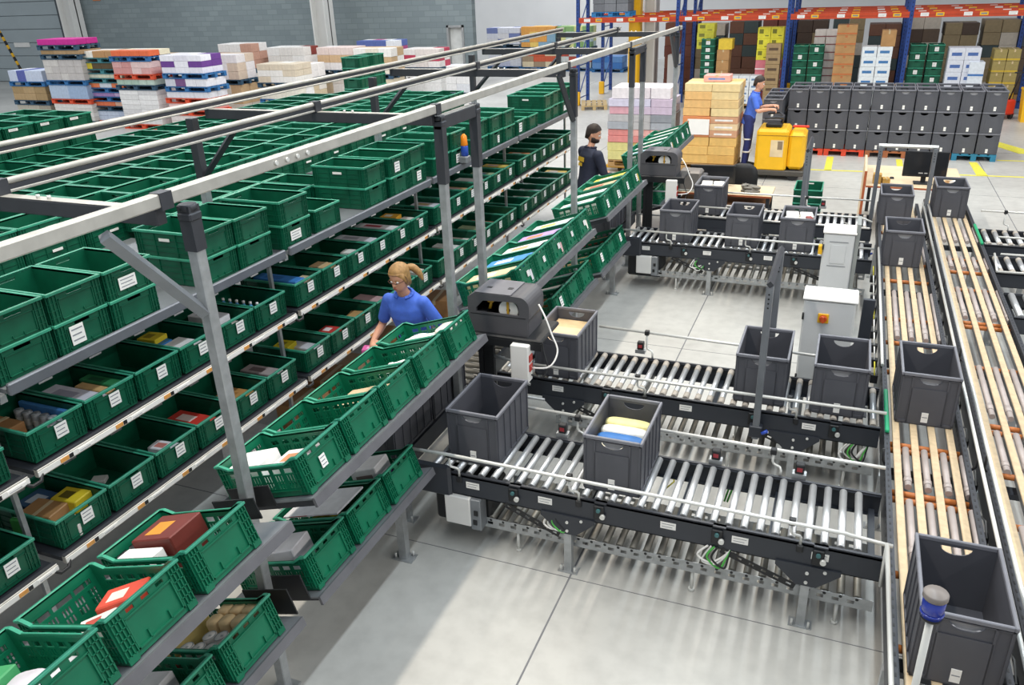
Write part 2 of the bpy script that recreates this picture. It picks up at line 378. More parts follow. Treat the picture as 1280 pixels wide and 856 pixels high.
# stacks of loaded pallets in front of the block wall: layers from the floor up
BLP, REDP, DKP, TEAL = '2d6aa0', 'd8502e', '2f4f66', '3f7f86'
def C(*hs): return [cmat(h) for h in hs]
STK = [
 # x, y, width, description, layers: (pallet colour or None, load colours, height, nx, nz, words)
 (-25.0, 20.0, 1.6, 'leftmost stack by the dock door', [(DKP, C('b9b2a2','a79f8d'), .42, 3, 2, 'grey beige carton'), (DKP, C('a98d63','b79a70'), .44, 3, 2, 'brown carton'), (BLP, C('5a63a8','e4e6ee','c9d2e4'), .34, 4, 1, 'blue and white carton')]),
 (-23.0, 19.8, 1.7, 'stack with the magenta boxes on top', [(DKP, C('e3e0da','d5d2cb'), .52, 2, 4, 'white sack'), (REDP, C('9db3cf','b4c4d8'), .42, 2, 1, 'pale blue wrapped carton'), (BLP, C('cfcac4','c2bcb8'), .62, 5, 3, 'clear bottle'), (DKP, C('b0906a','a5865e'), .13, 3, 1, 'flat brown carton'), (DKP, C('c8278f','b51d84'), .17, 2, 1, 'magenta box')]),
 (-21.6, 20.0, 1.55, 'stack of many blue pallets', [(REDP, C('c5cfe0','b6c2d6'), .3, 3, 2, 'pale blue carton'), (DKP, C('d9714a','d9a890'), .14, 3, 1, 'orange packet'), (BLP, C('a27fb0','c3a7c9'), .12, 3, 1, 'lilac packet'), (BLP, C('e07a4c','cfd6dc'), .14, 3, 1, 'orange and grey packet'), (TEAL, C('d8d4bc','c8c8b4'), .12, 3, 1, 'cream packet'), (TEAL, C('8a8a3a','d8c23a','5b4a2e'), .18, 4, 1, 'yellow and brown packet'), (TEAL, C('e7e3da','b98d5e','efe9dc'), .2, 3, 1, 'open topped white carton')]),
 (-19.95, 19.6, 1.55, 'stack with the pink boxes', [(REDP, C('e2e0de','d8d6d6','eceae8'), 1.0, 2, 7, 'white sack'), (DKP, C('a9c0b0','bccdc0'), .16, 5, 1, 'pale green carton'), (REDP, C('d7a4a0','e2c4c0','cf938f'), .36, 4, 2, 'pink box'), (BLP, C('efe6c8','e8e4dc','e86f42'), .16, 4, 1, 'cream packet')]),
 (-18.05, 19.6, 1.6, 'stack with three red pallets', [(REDP, C('e6ddd8','dccfca'), .3, 2, 2, 'white wrapped sack'), (REDP, C('d98f88','e6c6c2'), .2, 2, 1, 'rosy wrapped sack'), (REDP, C('dedde2','cfcdd6'), .18, 3, 1, 'white carton'), (BLP, C('cfcfd8','e6e4e8','77507f'), .22, 4, 1, 'white and purple carton'), (BLP, C('eceaf0','6a3c8c','e2dfe8'), .5, 3, 3, 'white and violet carton')]),
 (-16.5, 21.8, 1.5, 'white wrapped stack right of the red pallets', [(DKP, C('d77a94','e2ded8'), .35, 3, 1, 'pink and white carton'), (BLP, C('e9e4d4','efeeea'), .34, 3, 2, 'cream wrapped carton'), (DKP, C('ece9e2','d9cbb4'), .55, 3, 3, 'white wrapped carton')]),
 (-19.9, 24.2, 1.5, 'tall white stack behind the pink boxes', [(DKP, C('e9e6e0','d9c6a6'), 1.0, 3, 4, 'white carton'), (DKP, C('eae6e2','c79a86'), .8, 3, 3, 'white and tan carton')]),
 (-18.1, 24.6, 1.6, 'stack with a rust striped box on top', [(DKP, C('e4dfd6','dac5a0'), 1.1, 3, 4, 'white carton'), (DKP, C('eeece8','8d3f36','e6e2dc'), .55, 3, 2, 'white and rust carton')]),
 (-16.3, 24.8, 1.5, 'pale stack left of the white column', [(DKP, C('dcd2c8','c9b496','e6e0da'), .9, 3, 3, 'white and tan carton'), (DKP, C('e8d4cc','efe9e6','d7b48c'), .72, 3, 3, 'pale pink carton')]),
 (-14.75, 24.6, 1.5, 'cream stack nearest the white column', [(DKP, C('c8605c','e2dcd4','d9cbb0'), .8, 3, 3, 'red and cream carton'), (DKP, C('e6dccb','c7a982','eeeae4'), .8, 3, 3, 'cream carton')]),
 (-23.6, 22.6, 1.6, 'pale stack behind the magenta topped one', [(DKP, C('dfe3ea','c8d2e0'), .75, 3, 3, 'white and blue carton'), (DKP, C('d8e2ee','eceef2'), .5, 2, 2, 'clear wrapped carton')]),
 (-18.6, 21.9, 1.3, 'tan and white stack behind the violet cartons', [(DKP, C('dcd3c6','c9a982'), .9, 3, 3, 'tan and white carton'), (DKP, C('e9e4e4','d8c4b0'), .75, 3, 3, 'white and beige carton')]),
 (-21.4, 22.6, 1.5, 'white stack behind the blue pallets', [(DKP, C('e4ddd2','d9c6a0'), .85, 3, 3, 'cream carton'), (DKP, C('eeeae4','d0b088'), .75, 3, 3, 'white and tan sack')]),
 (-17.0, 23.4, 1.3, 'low cream stack behind the red pallets', [(DKP, C('e9e4da','d8c8a8'), .8, 3, 3, 'cream and white carton'), (DKP, C('f0ece8','c8a07a'), .42, 3, 2, 'white and brown packet')]),
 (-13.2, 27.6, 1.2, 'low white stack right of the crimson boxes', [(DKP, C('ecebea','e0e2e6'), .9, 2, 3, 'plain white box')]),
 (-15.95, 27.0, 1.7, 'stack with teal boxes right of the white column', [(DKP, C('2f9c9c','49b0ae','e8e6e2'), .5, 2, 1, 'teal and white box'), (DKP, C('e6e6e4','efeeec','d9e08a'), .6, 2, 2, 'white box'), (DKP, C('eceef2','5d6fae','c65c8f','f0efec'), .42, 4, 2, 'white and blue box')]),
 (-14.3, 27.2, 1.5, 'crimson boxed stack beside the teal boxes', [(DKP, C('e9e8e6','f0efed'), .75, 2, 2, 'white box'), (DKP, C('ece6e2','c2415a','e6dcd6'), .62, 3, 3, 'white and crimson box')]),
 (-15.0, 36.5, 1.7, 'stack farthest left against the white wall', [(BLP, C('dcdde6','c8cbe0'), .8, 3, 3, 'white and lavender carton'), (DKP, C('dfe0ea','e6e4e8','7a86b8'), .7, 3, 3, 'pale blue carton')]),
 (-13.2, 36.2, 1.7, 'stack of orange goods at the white wall', [(BLP, C('a08a70','d8c8a8','c85a3a'), .7, 3, 3, 'brown and red carton'), (DKP, C('e0a050','e8c468','88aac0'), .85, 4, 4, 'orange and yellow carton')]),
 (-11.5, 36.0, 1.6, 'stack of green goods at the white wall', [(BLP, C('8aa0a8','c8ccc8','b04a3a'), .7, 3, 3, 'grey and red carton'), (DKP, C('8ab070','d8d890','c8d8d0'), .85, 4, 4, 'green and cream carton')]),
 (-9.9, 35.6, 1.4, 'stack nearest the blue racking at the white wall', [(BLP, C('3a74b8','5d8cc4'), .5, 3, 2, 'blue carton')]),
]
for si, (x, y, w, words, layers) in enumerate(STK):
    z = 0.0
    R = random.Random(si)
    for li, (pc, cols, h, nx, nz, what) in enumerate(layers):
        place = ('bottom layer' if li == 0 else 'top layer' if li == len(layers)-1 else nth(li+1)+' layer')
        pcn = {BLP: 'blue', REDP: 'red', DKP: 'dark blue', TEAL: 'teal'}[pc]
        o = pallet(pc, '%s pallet under the %s, %s' % (pcn, place, words), (x+R.uniform(-.04, .04), y, z), math.pi/2, 'pallets in the stacks of goods', L=w, Wd=.9)
        z += .146
        load('%s load, %s, %s' % (what, place, words), (x+R.uniform(-.03, .03), y, z), w-.08, .86, h, nx, 2, nz, cols, group='loads on the stacked pallets', jit=.004)
        z += h+.001
# ---------------------------------------------------------------- pallet racking
UPX = [-8.2, -5.1, -1.95, 1.2, 4.3, 7.4]
def upright_mesh(lean=0):
    def f():
        b = MB()
        for x0, x1, y0, y1 in ((-.05, -.04, -.045, .045), (.04, .05, -.045, .045), (-.05, .05, -.045, -.035)): b.box(x0, x1, y0, y1, 0, 6)
        b.box(-.07, .07, -.07, .07, 0, .012)
        for k in range(50): b.box(-.012, .012, -.047, -.044, .3+k*.11, .34+k*.11, 1)
        return b.mesh('upright', [BL, mat('slot_shadow', '15264a', .8)])
    return cached('upr', f)
def rack(y0, label):
    t = thing('pallet_rack', label, 'rack', (0, y0, 0))
    br = cached('rbr', lambda: MB().tube([(0, 0, 0), (0, 1.0, .9)], .018, 6).mesh('brace', BL))
    hb = cached('rhb', lambda: MB().tube([(0, 0, 0), (0, 1.0, 0)], .018, 6).mesh('brace', BL))
    gd = cached('rgd', lambda: MB().bev(-.09, .09, -.1, .02, 0, .42, .02).mesh('foot_guard', YE))
    for x in UPX:
        for yy in (0, 1.05): obj('upright', upright_mesh(), t, (x, yy, 0))
        for k in range(5): obj('brace', br, t, (x, .02, .2+k*1.0)); obj('brace', hb, t, (x, .02, .2+k*1.0))
        obj('foot_guard', gd, t, (x, -.06, 0))
    for a, b_ in zip(UPX, UPX[1:]): obj('unseen_shade_deck', MB().box(a+.06, b_-.06, -.02, 1.07, 5.15, 5.2).mesh('unseen_shade_deck', CB), t)  # unseen boards above the view, added to shade the goods below
    ws, ys = sticker_mesh(.2, .09, 2), cached('yst', lambda: MB().box(0, .003, -.1, .1, -.045, .045, 0).box(.003, .0038, -.07, .07, -.02, .02, 1).mesh('sticker', [YE, INK]))
    for a, b_ in zip(UPX, UPX[1:]):
        for yy in (-.05, 1.1):
            for zz in (2.47, 5.0):
                bmn = obj('beam', MB().box(a+.05, b_-.05, -.025, .025, 0, .15, 0).box(a+.05, b_-.05, -.03, -.025, .05, .08, 1).mesh('beam', [RO2, mat('beam_groove', 'b53f1e', .5)]), t, (0, yy, zz))
                if zz < 3:
                    n = 3
                    for k in range(n):
                        cx = a+(b_-a)*(k+.5)/n
                        obj('beam_label', ws, bmn, (cx-.2, -.03, .075), (0, 0, -math.pi/2)); obj('beam_label', ys, bmn, (cx+.17, -.03, .075), (0, 0, -math.pi/2))
    return t
rack(25.8, 'blue upright pallet racking with orange beams, front row behind the grey tote wall')
rack(28.6, 'blue and orange pallet racking, second row behind the front row')
def cartons(x, y, z, w, d, h, nx, nz, body, tape, prt, style, words, where, group, jit=.006, only=None):
    R = random.Random(words+where)
    for i in range(nx):
        for k in range(nz):
            if only and not only(i, k): continue
            pos = ('' if nx == 1 else ('left column, ' if i == 0 else 'right column, ' if i == nx-1 else 'middle column, '))+('bottom' if k == 0 else 'top' if k == nz-1 else nth(k)+' from bottom')
            tag(obj('carton', carton_mesh(w, d, h-.003, body, tape, prt, style), None, (x+i*(w+.012)+R.uniform(-jit, jit), y+R.uniform(-jit, jit), z+k*h+.001)), '%s %s, %s' % (words, where, pos), 'carton', group)
PBR = 'a57f52'
for (x, y, w) in ((-4.2, 26.3, 'under the green crate tower'), (-3.05, 26.3, 'under the yellow labelled cartons'), (-1.35, 26.3, 'under the two short green columns'), (-.28, 26.3, 'under the tall brown taped cartons'), (.62, 26.3, 'under the white blue-lettered cartons'), (1.75, 26.3, 'under the right pair of green columns'), (2.75, 26.3, 'under the white cartons by the last upright'), (3.65, 26.3, 'under the yellow banded cartons')):
    pallet(PBR, 'wooden pallet on the rack floor '+w, (x, y, 0), 0, 'pallets on the rack floor')
pallet('c2a878', 'loose pale wooden pallet on the floor by the left rack uprights', (-7.55, 25.4, 0), .3)
cartons(-.36, 26.05, .147, .52, .6, .27, 1, 8, CB, cmat('b86a3c'), cmat('c06a38'), 1, 'brown orange-taped carton', 'in the tall single stack on the rack', 'tall brown taped cartons')
cartons(.28, 26.0, .147, .38, .6, .265, 2, 6, cmat('e8edf0'), None, cmat('3f78b0'), 0, 'white blue-lettered carton', 'beside the tall brown stack', 'white blue-lettered cartons')
cartons(.72, 26.0, .147+6*.265, .36, .6, .42, 1, 1, CB, TAPE, None, 0, 'upright brown carton', 'on top of the white blue-lettered cartons', None)
cartons(2.45, 26.0, .147, .38, .6, .31, 2, 5, cmat('d9dce6'), None, cmat('4a6aa8'), 0, 'pale carton with blue label', 'by the right rack upright', 'pale cartons by the right upright')
cartons(2.98, 25.9, .147, .36, .6, .4, 1, 3, cmat('dfe6ee'), None, cmat('4a7ab8'), 1, 'white carton with blue band', 'right of the pale cartons', 'white blue-banded cartons')
cartons(3.5, 26.1, .147, .3, .6, .3, 2, 5, cmat('9a8a52'), TAPE, cmat('c8a830'), 1, 'olive yellow-banded carton', 'at the right rack end', 'olive yellow-banded cartons')
cartons(-2.62, 26.4, .147, .36, .5, .3, 2, 7, cmat('e2d93a'), None, cmat('7a7a20'), 2, 'yellow carton', 'behind the brown column', 'yellow cartons on the rack', only=lambda i, k: k > 3)
cartons(-2.62, 26.4, .147, .36, .5, .3, 2, 4, cmat('d77a86'), None, cmat('f0e0e0'), 1, 'red and white carton', 'below the yellow cartons', 'red and white cartons on the rack')
cartons(-2.28, 25.95, .147, .4, .4, .28, 1, 6, cmat('a08660'), None, cmat('5a4632'), 0, 'brown carton with dark lettering', 'beside the blue rack upright', 'brown lettered cartons')
cartons(-3.75, 26.3, .147, .36, .5, .3, 1, 5, CB, TAPE, None, 0, 'plain brown carton', 'left of the white sacks', 'plain brown cartons on the rack')
cartons(-3.7, 26.3, .147+1.5, .4, .5, .3, 1, 1, cmat('e3c23a'), None, None, 0, 'yellow carton', 'on top of the plain brown cartons', None)
cartons(-4.35, 26.6, .147+1.5, .5, .5, .24, 1, 3, cmat('e0dc4c'), None, cmat('8a8a3a'), 2, 'yellow labelled carton', 'above the green crate tower', 'yellow cartons above the crate tower')
cartons(-3.35, 25.95, .147, .3, .5, .2, 3, 4, cmat('e4e8ec'), None, cmat('6a86a8'), 0, 'white blue-lettered packet', 'in the row below the yellow cartons', 'white packets on the rack')
cartons(-1.1, 27.0, .147, .3, .4, .22, 3, 9, cmat('e6ded8'), None, cmat('8a4a4a'), 1, 'white and maroon carton', 'behind the short green columns', 'white and maroon cartons behind')
# second row goods, seen between the front ones
DG = ['6a4636', '4a3a30', '7a4a3a', '39484a', '5a4a3c', '6e3a30', '8a7a5c', '44505a']
DN = ['brown', 'dark brown', 'rust', 'dark teal', 'umber', 'maroon', 'khaki', 'slate']
for bi, (a_, b_) in enumerate(zip(UPX, UPX[1:])):
    for k in range(3):
        x = a_+(b_-a_)*(k+.5)/3; q = (bi*3+k*5) % 8
        if bi == 0 and k < 2: continue
        wh = '%s rack bay, %s place' % (nth(bi), nth(k))
        pallet(PBR, 'pallet in the second rack row, '+wh, (x, 29.15, 0), 0, 'pallets in the second rack row')
        load('%s goods in the second rack row, %s' % (DN[q], wh), (x, 29.15, .147), .9, 1.0, 2.0+.07*((bi+k) % 4), 2, 2, 6, C(DG[q], DG[(q+3) % 8], 'b8b0a4' if (bi+k) % 2 else DG[q]), group='goods in the second rack row')
# upper level of the left rack bay
pallet('2f86c4', 'blue pallet resting on the orange beam of the left rack bay', (-7.2, 26.3, 2.622), math.pi/2)
load('grey wrapped load on the blue pallet of the left rack bay', (-7.2, 26.3, 2.769), 1.1, .8, .7, 3, 2, 3, C('6f7278', '7c7f85'))
# red hand truck parts by the last upright
rj = thing('pallet_jack', 'red hand pallet jack parked at the foot of the right rack upright', 'pallet jack', (3.75, 24.9, 0), (0, 0, .3))
RED = mat('jack_red', 'd63a26', .4)
obj('pump_body', MB().bev(-.16, .16, -.14, .14, .12, .5, .04).mesh('pump_body', RED), rj)
for s in (-1, 1):
    obj('fork', MB().bev(s*.2-.08, s*.2+.08, .1, 1.2, .07, .14, .015).mesh('fork', RED), rj)
    obj('wheel', MB().tube([(s*.12-.03, -.02, .1), (s*.12+.03, -.02, .1)], .1, 14).mesh('wheel', BK), rj)
obj('handle', MB().tube([(0, -.05, .5), (0, -.35, 1.1), (0, -.36, 1.2)], .02, 8).tube([(-.14, -.36, 1.2), (.14, -.36, 1.2)], .02, 8).mesh('handle', BK), rj)
yb = tag(obj('bin', MB().loft([[(-.25, -.2, 0), (.25, -.2, 0), (.25, .2, 0), (-.25, .2, 0)], [(-.3, -.25, .75), (.3, -.25, .75), (.3, .25, .75), (-.3, .25, .75)]], 0, False).bev(-.32, .32, -.27, .27, .75, .82, .02).mesh('bin', YE), None, (4.3, 24.6, 0)), 'yellow bin on the floor at the right edge by the racking', 'bin')
# ================================================================ green crates (600 x 400), long axis on X, front end at +X
def crate_solid():
    h = .214; b = MB(); T = .006
    b.box(-.288, .288, -.188, .188, .004, .010)
    for sx in (-1, 1):      # end walls with a handle opening
        M = frame((sx*.286, 0, 0), (0, 1, 0), (0, 0, 1), (1, 0, 0))
        b.plate(rect(-.189, .189, .004, h-.004), [rect(-.055, .055, .168, .188)], T, M)
        for y in (-.182, -.158, -.134, .134, .158, .182): b.box(sx*.289 if sx > 0 else -.297, .297 if sx > 0 else -.289, y-.0025, y+.0025, .02, h-.02)
        for z in (.055, .1, .145):
            for ya, yb in ((-.188, -.13), (.13, .188)): b.box(min(sx*.289, sx*.295), max(sx*.289, sx*.295), ya, yb, z-.002, z+.002)
        for ya, yb, za, zb in ((-.125, .125, .03, .036), (-.125, .125, .155, .161), (-.125, -.119, .03, .16), (.119, .125, .03, .16), (-.04, -.034, .03, .055), (.034, .04, .03, .055)): b.box(min(sx*.289, sx*.296), max(sx*.289, sx*.296), ya, yb, za, zb)
    for sy in (-1, 1):
        b.box(-.289, .289, min(sy*.183, sy*.189), max(sy*.183, sy*.189), .004, h-.004)
        for x in (-.28, -.256, -.232, -.1, .1, .232, .256, .28): b.box(x-.0025, x+.0025, min(sy*.189, sy*.197), max(sy*.189, sy*.197), .02, h-.02)
        for z in (.055, .1, .145): b.box(-.289, .289, min(sy*.189, sy*.194), max(sy*.189, sy*.194), z-.002, z+.002)
    b.box(-.292, .292, -.192, .192, 0, .016) if False else None
    b2 = MB()
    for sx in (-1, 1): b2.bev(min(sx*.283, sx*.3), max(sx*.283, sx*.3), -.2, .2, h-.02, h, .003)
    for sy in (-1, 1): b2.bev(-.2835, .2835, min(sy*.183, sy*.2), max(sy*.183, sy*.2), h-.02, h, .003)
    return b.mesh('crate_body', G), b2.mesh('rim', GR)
def crate_slotted():
    h = .232; T = .006; b = MB()
    bottom_holes = [rect(x-.05, x+.05, y-.012, y+.012) for x in (-.21, -.07, .07, .21) for y in (-.12, -.06, 0, .06, .12)]
    b.plate(rect(-.286, .286, -.186, .186), bottom_holes, .006, Matrix.Translation((0, 0, .012)))
    zs = h-.028
    prof = [(-.289, .004), (.289, .004), (.289, h-.004), (.262, h-.004), (.2, zs), (-.2, zs), (-.262, h-.004), (-.289, h-.004)]
    holes = []
    for u in (-.2, -.12, -.04, .04, .12, .2): holes.append(rect(u-.028, u+.028, .142, .17))
    for u in (-.2, -.12, -.04, .04, .12, .2):
        for z0, z1 in ((.052, .088), (.096, .132)):
            for d in (-.02, 0, .02): holes.append(rect(u+d-.005, u+d+.005, z0, z1))
    for sy in (-1, 1):
        b.plate(prof, holes, T, frame((0, sy*.186, 0), (1, 0, 0), (0, 0, 1), (0, 1, 0)))
        ya, yb = min(sy*.189, sy*.197), max(sy*.189, sy*.197)
        for x in (-.284, -.264, -.244, .244, .264, .284): b.box(x-.0025, x+.0025, ya, yb, .02, h-.02)
        for z in (.06, .1, .14, .18):
            for xa, xb in ((-.289, -.24), (.24, .289)): b.box(xa, xb, ya, yb, z-.002, z+.002)
        b.box(-.24, .24, ya, yb, .036, .041); b.box(-.24, .24, ya, yb, .182, .186)
    eh = [rect(-.155, -.065, .15, .178), rect(-.05, .05, .15, .178), rect(.065, .155, .15, .178)]
    for u in (-.14, -.07, 0, .07, .14):
        for z0, z1 in ((.052, .085), (.095, .13)):
            for d in (-.017, 0, .017): eh.append(rect(u+d-.005, u+d+.005, z0, z1))
    for sx in (-1, 1):
        M = frame((sx*.286, 0, 0), (0, 1, 0), (0, 0, 1), (1, 0, 0))
        b.plate(rect(-.183, .183, .004, h-.004), eh if sx < 0 else [rect(-.1, -.06, .186, .204), rect(-.02, .02, .186, .204), rect(.06, .1, .186, .204)], T, M)
        xa, xb = min(sx*.289, sx*.299), max(sx*.289, sx*.299)
        for y in (-.186, -.168, -.15, -.132, .132, .15, .168, .186): b.box(xa, xb, y-.0025, y+.0025, .03, h-.02)
        for z in (.07, .11, .15, .19):
            for ya, yb in ((-.189, -.13), (.13, .189)): b.box(xa, xb, ya, yb, z-.002, z+.002)
        for q in ((-.128, .128, .172, .179), (-.128, .128, .03, .038), (-.128, -.121, .03, .175), (.121, .128, .03, .175), (-.06, -.054, .035, .075), (.054, .06, .035, .075)): b.box(xa, xb, *q)
        for ya, yb in ((-.19, -.14), (.14, .19)): b.box(xa, xb, ya, yb, .002, .034)
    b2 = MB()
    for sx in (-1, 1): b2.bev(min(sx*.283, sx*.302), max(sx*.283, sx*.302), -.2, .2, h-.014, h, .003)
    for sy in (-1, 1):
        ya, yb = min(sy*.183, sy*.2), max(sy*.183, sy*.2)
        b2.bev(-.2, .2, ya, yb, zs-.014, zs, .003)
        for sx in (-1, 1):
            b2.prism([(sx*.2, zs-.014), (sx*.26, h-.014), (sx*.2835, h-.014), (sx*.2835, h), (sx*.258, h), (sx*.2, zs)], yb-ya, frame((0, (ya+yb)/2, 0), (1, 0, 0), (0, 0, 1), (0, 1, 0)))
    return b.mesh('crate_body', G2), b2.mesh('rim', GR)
CR = crate_solid(); CT = crate_slotted()
def crate(loc, label, group, kind=CR, rot=(0, 0, 0), paper=None, cat='crate', handle=None):
    o = tag(obj('green_crate', kind[0], None, loc, rot), label, cat, group)
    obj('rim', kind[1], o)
    if paper:
        w, h, y, z = paper
        obj('paper_label', sticker_mesh(w, h, 3), o, (.2985, y, z))
    if handle: obj('handle_sticker', cached('hst', lambda: MB().box(0, .003, -.05, .05, -.011, .011).mesh('handle_sticker', PA)), o, (0, -.2, .15), (0, 0, -math.pi/2))
    return o
# ---------------------------------------------------------------- flow rack
BAY = [-.0, 2.63, 5.25, 7.88, 10.5, 13.15]
fr = thing('flow_rack', 'long grey steel flow rack full of green crates, left of the aisle', 'rack', (0, 0, 0))
XF = -4.2
DZ = {'top': 1.79, 'upper': 1.25, 'lower': .615, 'floor': .2}
for b0, b1 in zip(BAY, BAY[1:]):
    a, c = b0+.03, b1-.03
    L = c-a
    obj('shelf_deck', MB().box(-5.88, XF-.02, a, c, 1.762, 1.79).mesh('shelf_deck', GVD), fr)
    obj('shelf_lip', MB().bev(XF-.02, XF+.012, a, c, 1.75, 1.825, .008).mesh('shelf_lip', mat('shelf_lip_grey', '70747c', .4, .3, scale=6)), fr)
    obj('return_deck', MB().box(-8.95, -6.51, a, c, 1.87, 1.892).box(-6.5, -5.9, a, c, 1.67, 1.692).mesh('return_deck', GVD), fr)
    for z in (1.25, .615):
        obj('shelf_deck', MB().box(-4.88, XF-.02, a, c, z-.03, z).mesh('shelf_deck', DK), fr)
        # pick rail: white ticket strip, bright top strip, small displays
        rl = obj('price_rail', MB().bev(XF-.015, XF+.02, a, c, z-.045, z+.01, .004, 0).box(XF+.02, XF+.024, a, c, z-.035, z-.002, 1).mesh('price_rail', [BM, WH]), fr)
        obj('cable_strip', MB().box(XF-.012, XF+.016, a, c, z+.0105, z+.016).mesh('cable_strip', DK), rl)
        dm = cached('disp', lambda: MB().box(0, .003, -.03, .03, -.013, .013, 0).box(0, .0035, .034, .062, -.013, .013, 1).mesh('rail_display', [mat('display_amber', 'd99a50', .5), BK]))
        tk = cached('tick', lambda: MB().box(0, .003, -.06, .06, -.012, .012, 0).box(.003, .0036, -.05, .03, -.007, -.001, 1).mesh('rail_ticket', [PA, mat('faint_ink', 'a8a8ac', .7)]))
        for k in range(6):
            y = a+L*(k+.5)/6
            obj('rail_display', dm, rl, (XF+.024, y-.03, z-.019)); obj('rail_ticket', tk, rl, (XF+.024, y+.13, z-.019))
for y in BAY:
    for x in (-4.42, -5.75, -8.9):
        obj('upright', MB().box(x-.015, x+.015, y-.015, y+.015, 0, 1.72 if x > -5.8 else 1.83).box(x-.05, x+.05, y-.05, y+.05, 0, .01).mesh('upright', GV), fr)
    obj('cross_bar', MB().box(-5.88, XF-.02, y-.022, y+.022, 1.72, 1.762).box(-8.95, -6.51, y-.022, y+.022, 1.83, 1.87).box(-6.5, -5.9, y-.022, y+.022, 1.63, 1.67).mesh('cross_bar', GV), fr)
    if 1 < y < 13:
        for z in (1.25, .615): obj('rail_cable', MB().tube([(XF+.005, y-.07, z-.02), (XF+.03, y-.03, z-.06), (XF+.03, y+.03, z-.06), (XF+.005, y+.07, z-.01)], .012, 8).mesh('rail_cable', BK), fr)
# empty crates on the top shelf, front row along the aisle: (near edge Y, stacked how high)
FRONT = [(1.42, 2), (1.83, 2), (2.2, 2), (2.66, 2), (3.07, 2), (3.48, 2), (4.33, 2), (4.74, 2), (5.27, 2), (5.77, 1), (6.6, 2), (7.07, 2), (7.49, 2), (8.06, 2), (8.5, 2), (9.2, 2), (9.66, 2), (10.08, 2), (10.6, 1), (11.02, 1), (11.66, 2), (12.08, 2), (12.5, 2), (12.88, 2)]
PAPERS = [(.1, .1, -.05, .1), (.09, .1, .02, .1), None, (.14, .08, -.03, .1), None, (.1, .12, -.06, .11), (.06, .09, .05, .1)]
for i, (y, n) in enumerate(FRONT):
    for k in range(n):
        lb = 'empty green crate on the top shelf edge, %s %s from the near end' % (nth(i), 'column' if n > 1 else 'place')
        lb = lb+(', upper' if k == n-1 and n > 1 else ', lower' if n > 1 else ' alone')
        crate((-4.545+.012*((i*7+k*3) % 3-1), y+.2, 1.791+.2*k), lb, 'empty crates along the top shelf edge', CR, (0, 0, 0), (PAPERS[(i*3+k*2) % 7] if (i+k) % 2 == 0 else None), handle=(k == n-1))
# field of empty crates behind: five rows deep
y = 1.6; k = 0
while y < 12.6:          # first row: turned sideways, two high, facing the aisle
    crate((-6.29, y, 1.894), 'sideways green crate facing the aisle behind the top shelf, %s from near end' % nth(k), 'sideways crates facing the aisle', CR, (0, 0, math.pi/2), None, handle=True)
    crate((-6.29, y, 1.6935), 'lower sideways green crate facing the aisle behind top shelf, %s from near end' % nth(k), 'lower sideways crates facing the aisle', CR, (0, 0, math.pi/2), None, handle=(k % 3 != 1))
    y += .607; k += 1
for k, y in enumerate((5.35, 5.77, 6.19, 6.61)):
    for q, x in enumerate((-5.16, -5.775)):
        crate((x, y+.2, 1.791), 'single green crate behind the gap in the top shelf edge row, %s %s' % (nth(k), ('nearer', 'farther')[q]), 'crates behind the gap in the front row')
REST = []
for r in range(4):
    y = 1.75+.11*r; k = 0
    while y < (12.75 if r < 3 else 12.4):
        if r > 1: REST.append((-6.795-.6*r, y, 1.894))
        else: crate((-6.795-.6*r, y, 1.894), 'empty green crate, %s lengthwise row behind the top shelf, %s from near end' % (nth(r), nth(k)), 'field of empty crates on the return deck', CR, (0, 0, 0), None, handle=(k == 0))
        y += .413; k += 1
def joined(src, places):
    v, f, m = [], [], []
    sv = [tuple(q.co) for q in src.vertices]; sf = [tuple(p.vertices) for p in src.polygons]
    for (x, y, z) in places:
        o = len(v); v += [(a+x, b+y, c+z) for a, b, c in sv]; f += [tuple(i+o for i in p) for p in sf]
    me = bpy.data.meshes.new('crate_field'); me.from_pydata(v, [], f); return me
cf = joined(CR[0], REST); cf.materials.append(G)
cfo = tag(obj('crate_field', cf), 'two farthest rows of empty green crates on the return deck', 'crates'); cfo['kind'] = 'stuff'
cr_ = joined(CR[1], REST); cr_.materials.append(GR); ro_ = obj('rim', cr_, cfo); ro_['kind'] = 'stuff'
sd = obj('side_deck', MB().box(-10.3, -9.02, 5.3, 8.0, 1.59, 1.62).box(-9.9, -9.02, 14.5, 15.6, 1.64, 1.67).mesh('side_deck', GVD), fr)
for x in (-10.25, -9.07):
    for y in (5.35, 7.95, 14.55, 15.55): obj('upright', MB().box(x-.02, x+.02, y-.02, y+.02, 0, 1.59 if y < 9 else 1.64).mesh('upright', GV), fr)
for r in range(2):
    for i in range(6):
        for k in range(4 if r == 0 else 4):
            crate((-9.36-.61*r, 5.54+.43*i, 1.622+.2*k), 'green crate in the left tower, %s pile %s, %s up' % (nth(i), ('facing the field', 'at the back')[r], nth(k)), 'tower of green crates left of the field', CR, (0, 0, 0), (.12, .03, -.08 if k % 2 else .06, .17) if r == 0 else None, handle=(i == 0))
for i in range(2):
    for k in range(4):
        crate((-9.4, 14.85+.43*i, 1.672+.2*k), 'green crate in the pile beyond the far end of the field, %s pile, %s up' % (nth(i), nth(k)), 'pile of green crates at the far end of the field', rot=(0, 0, -math.pi/2))
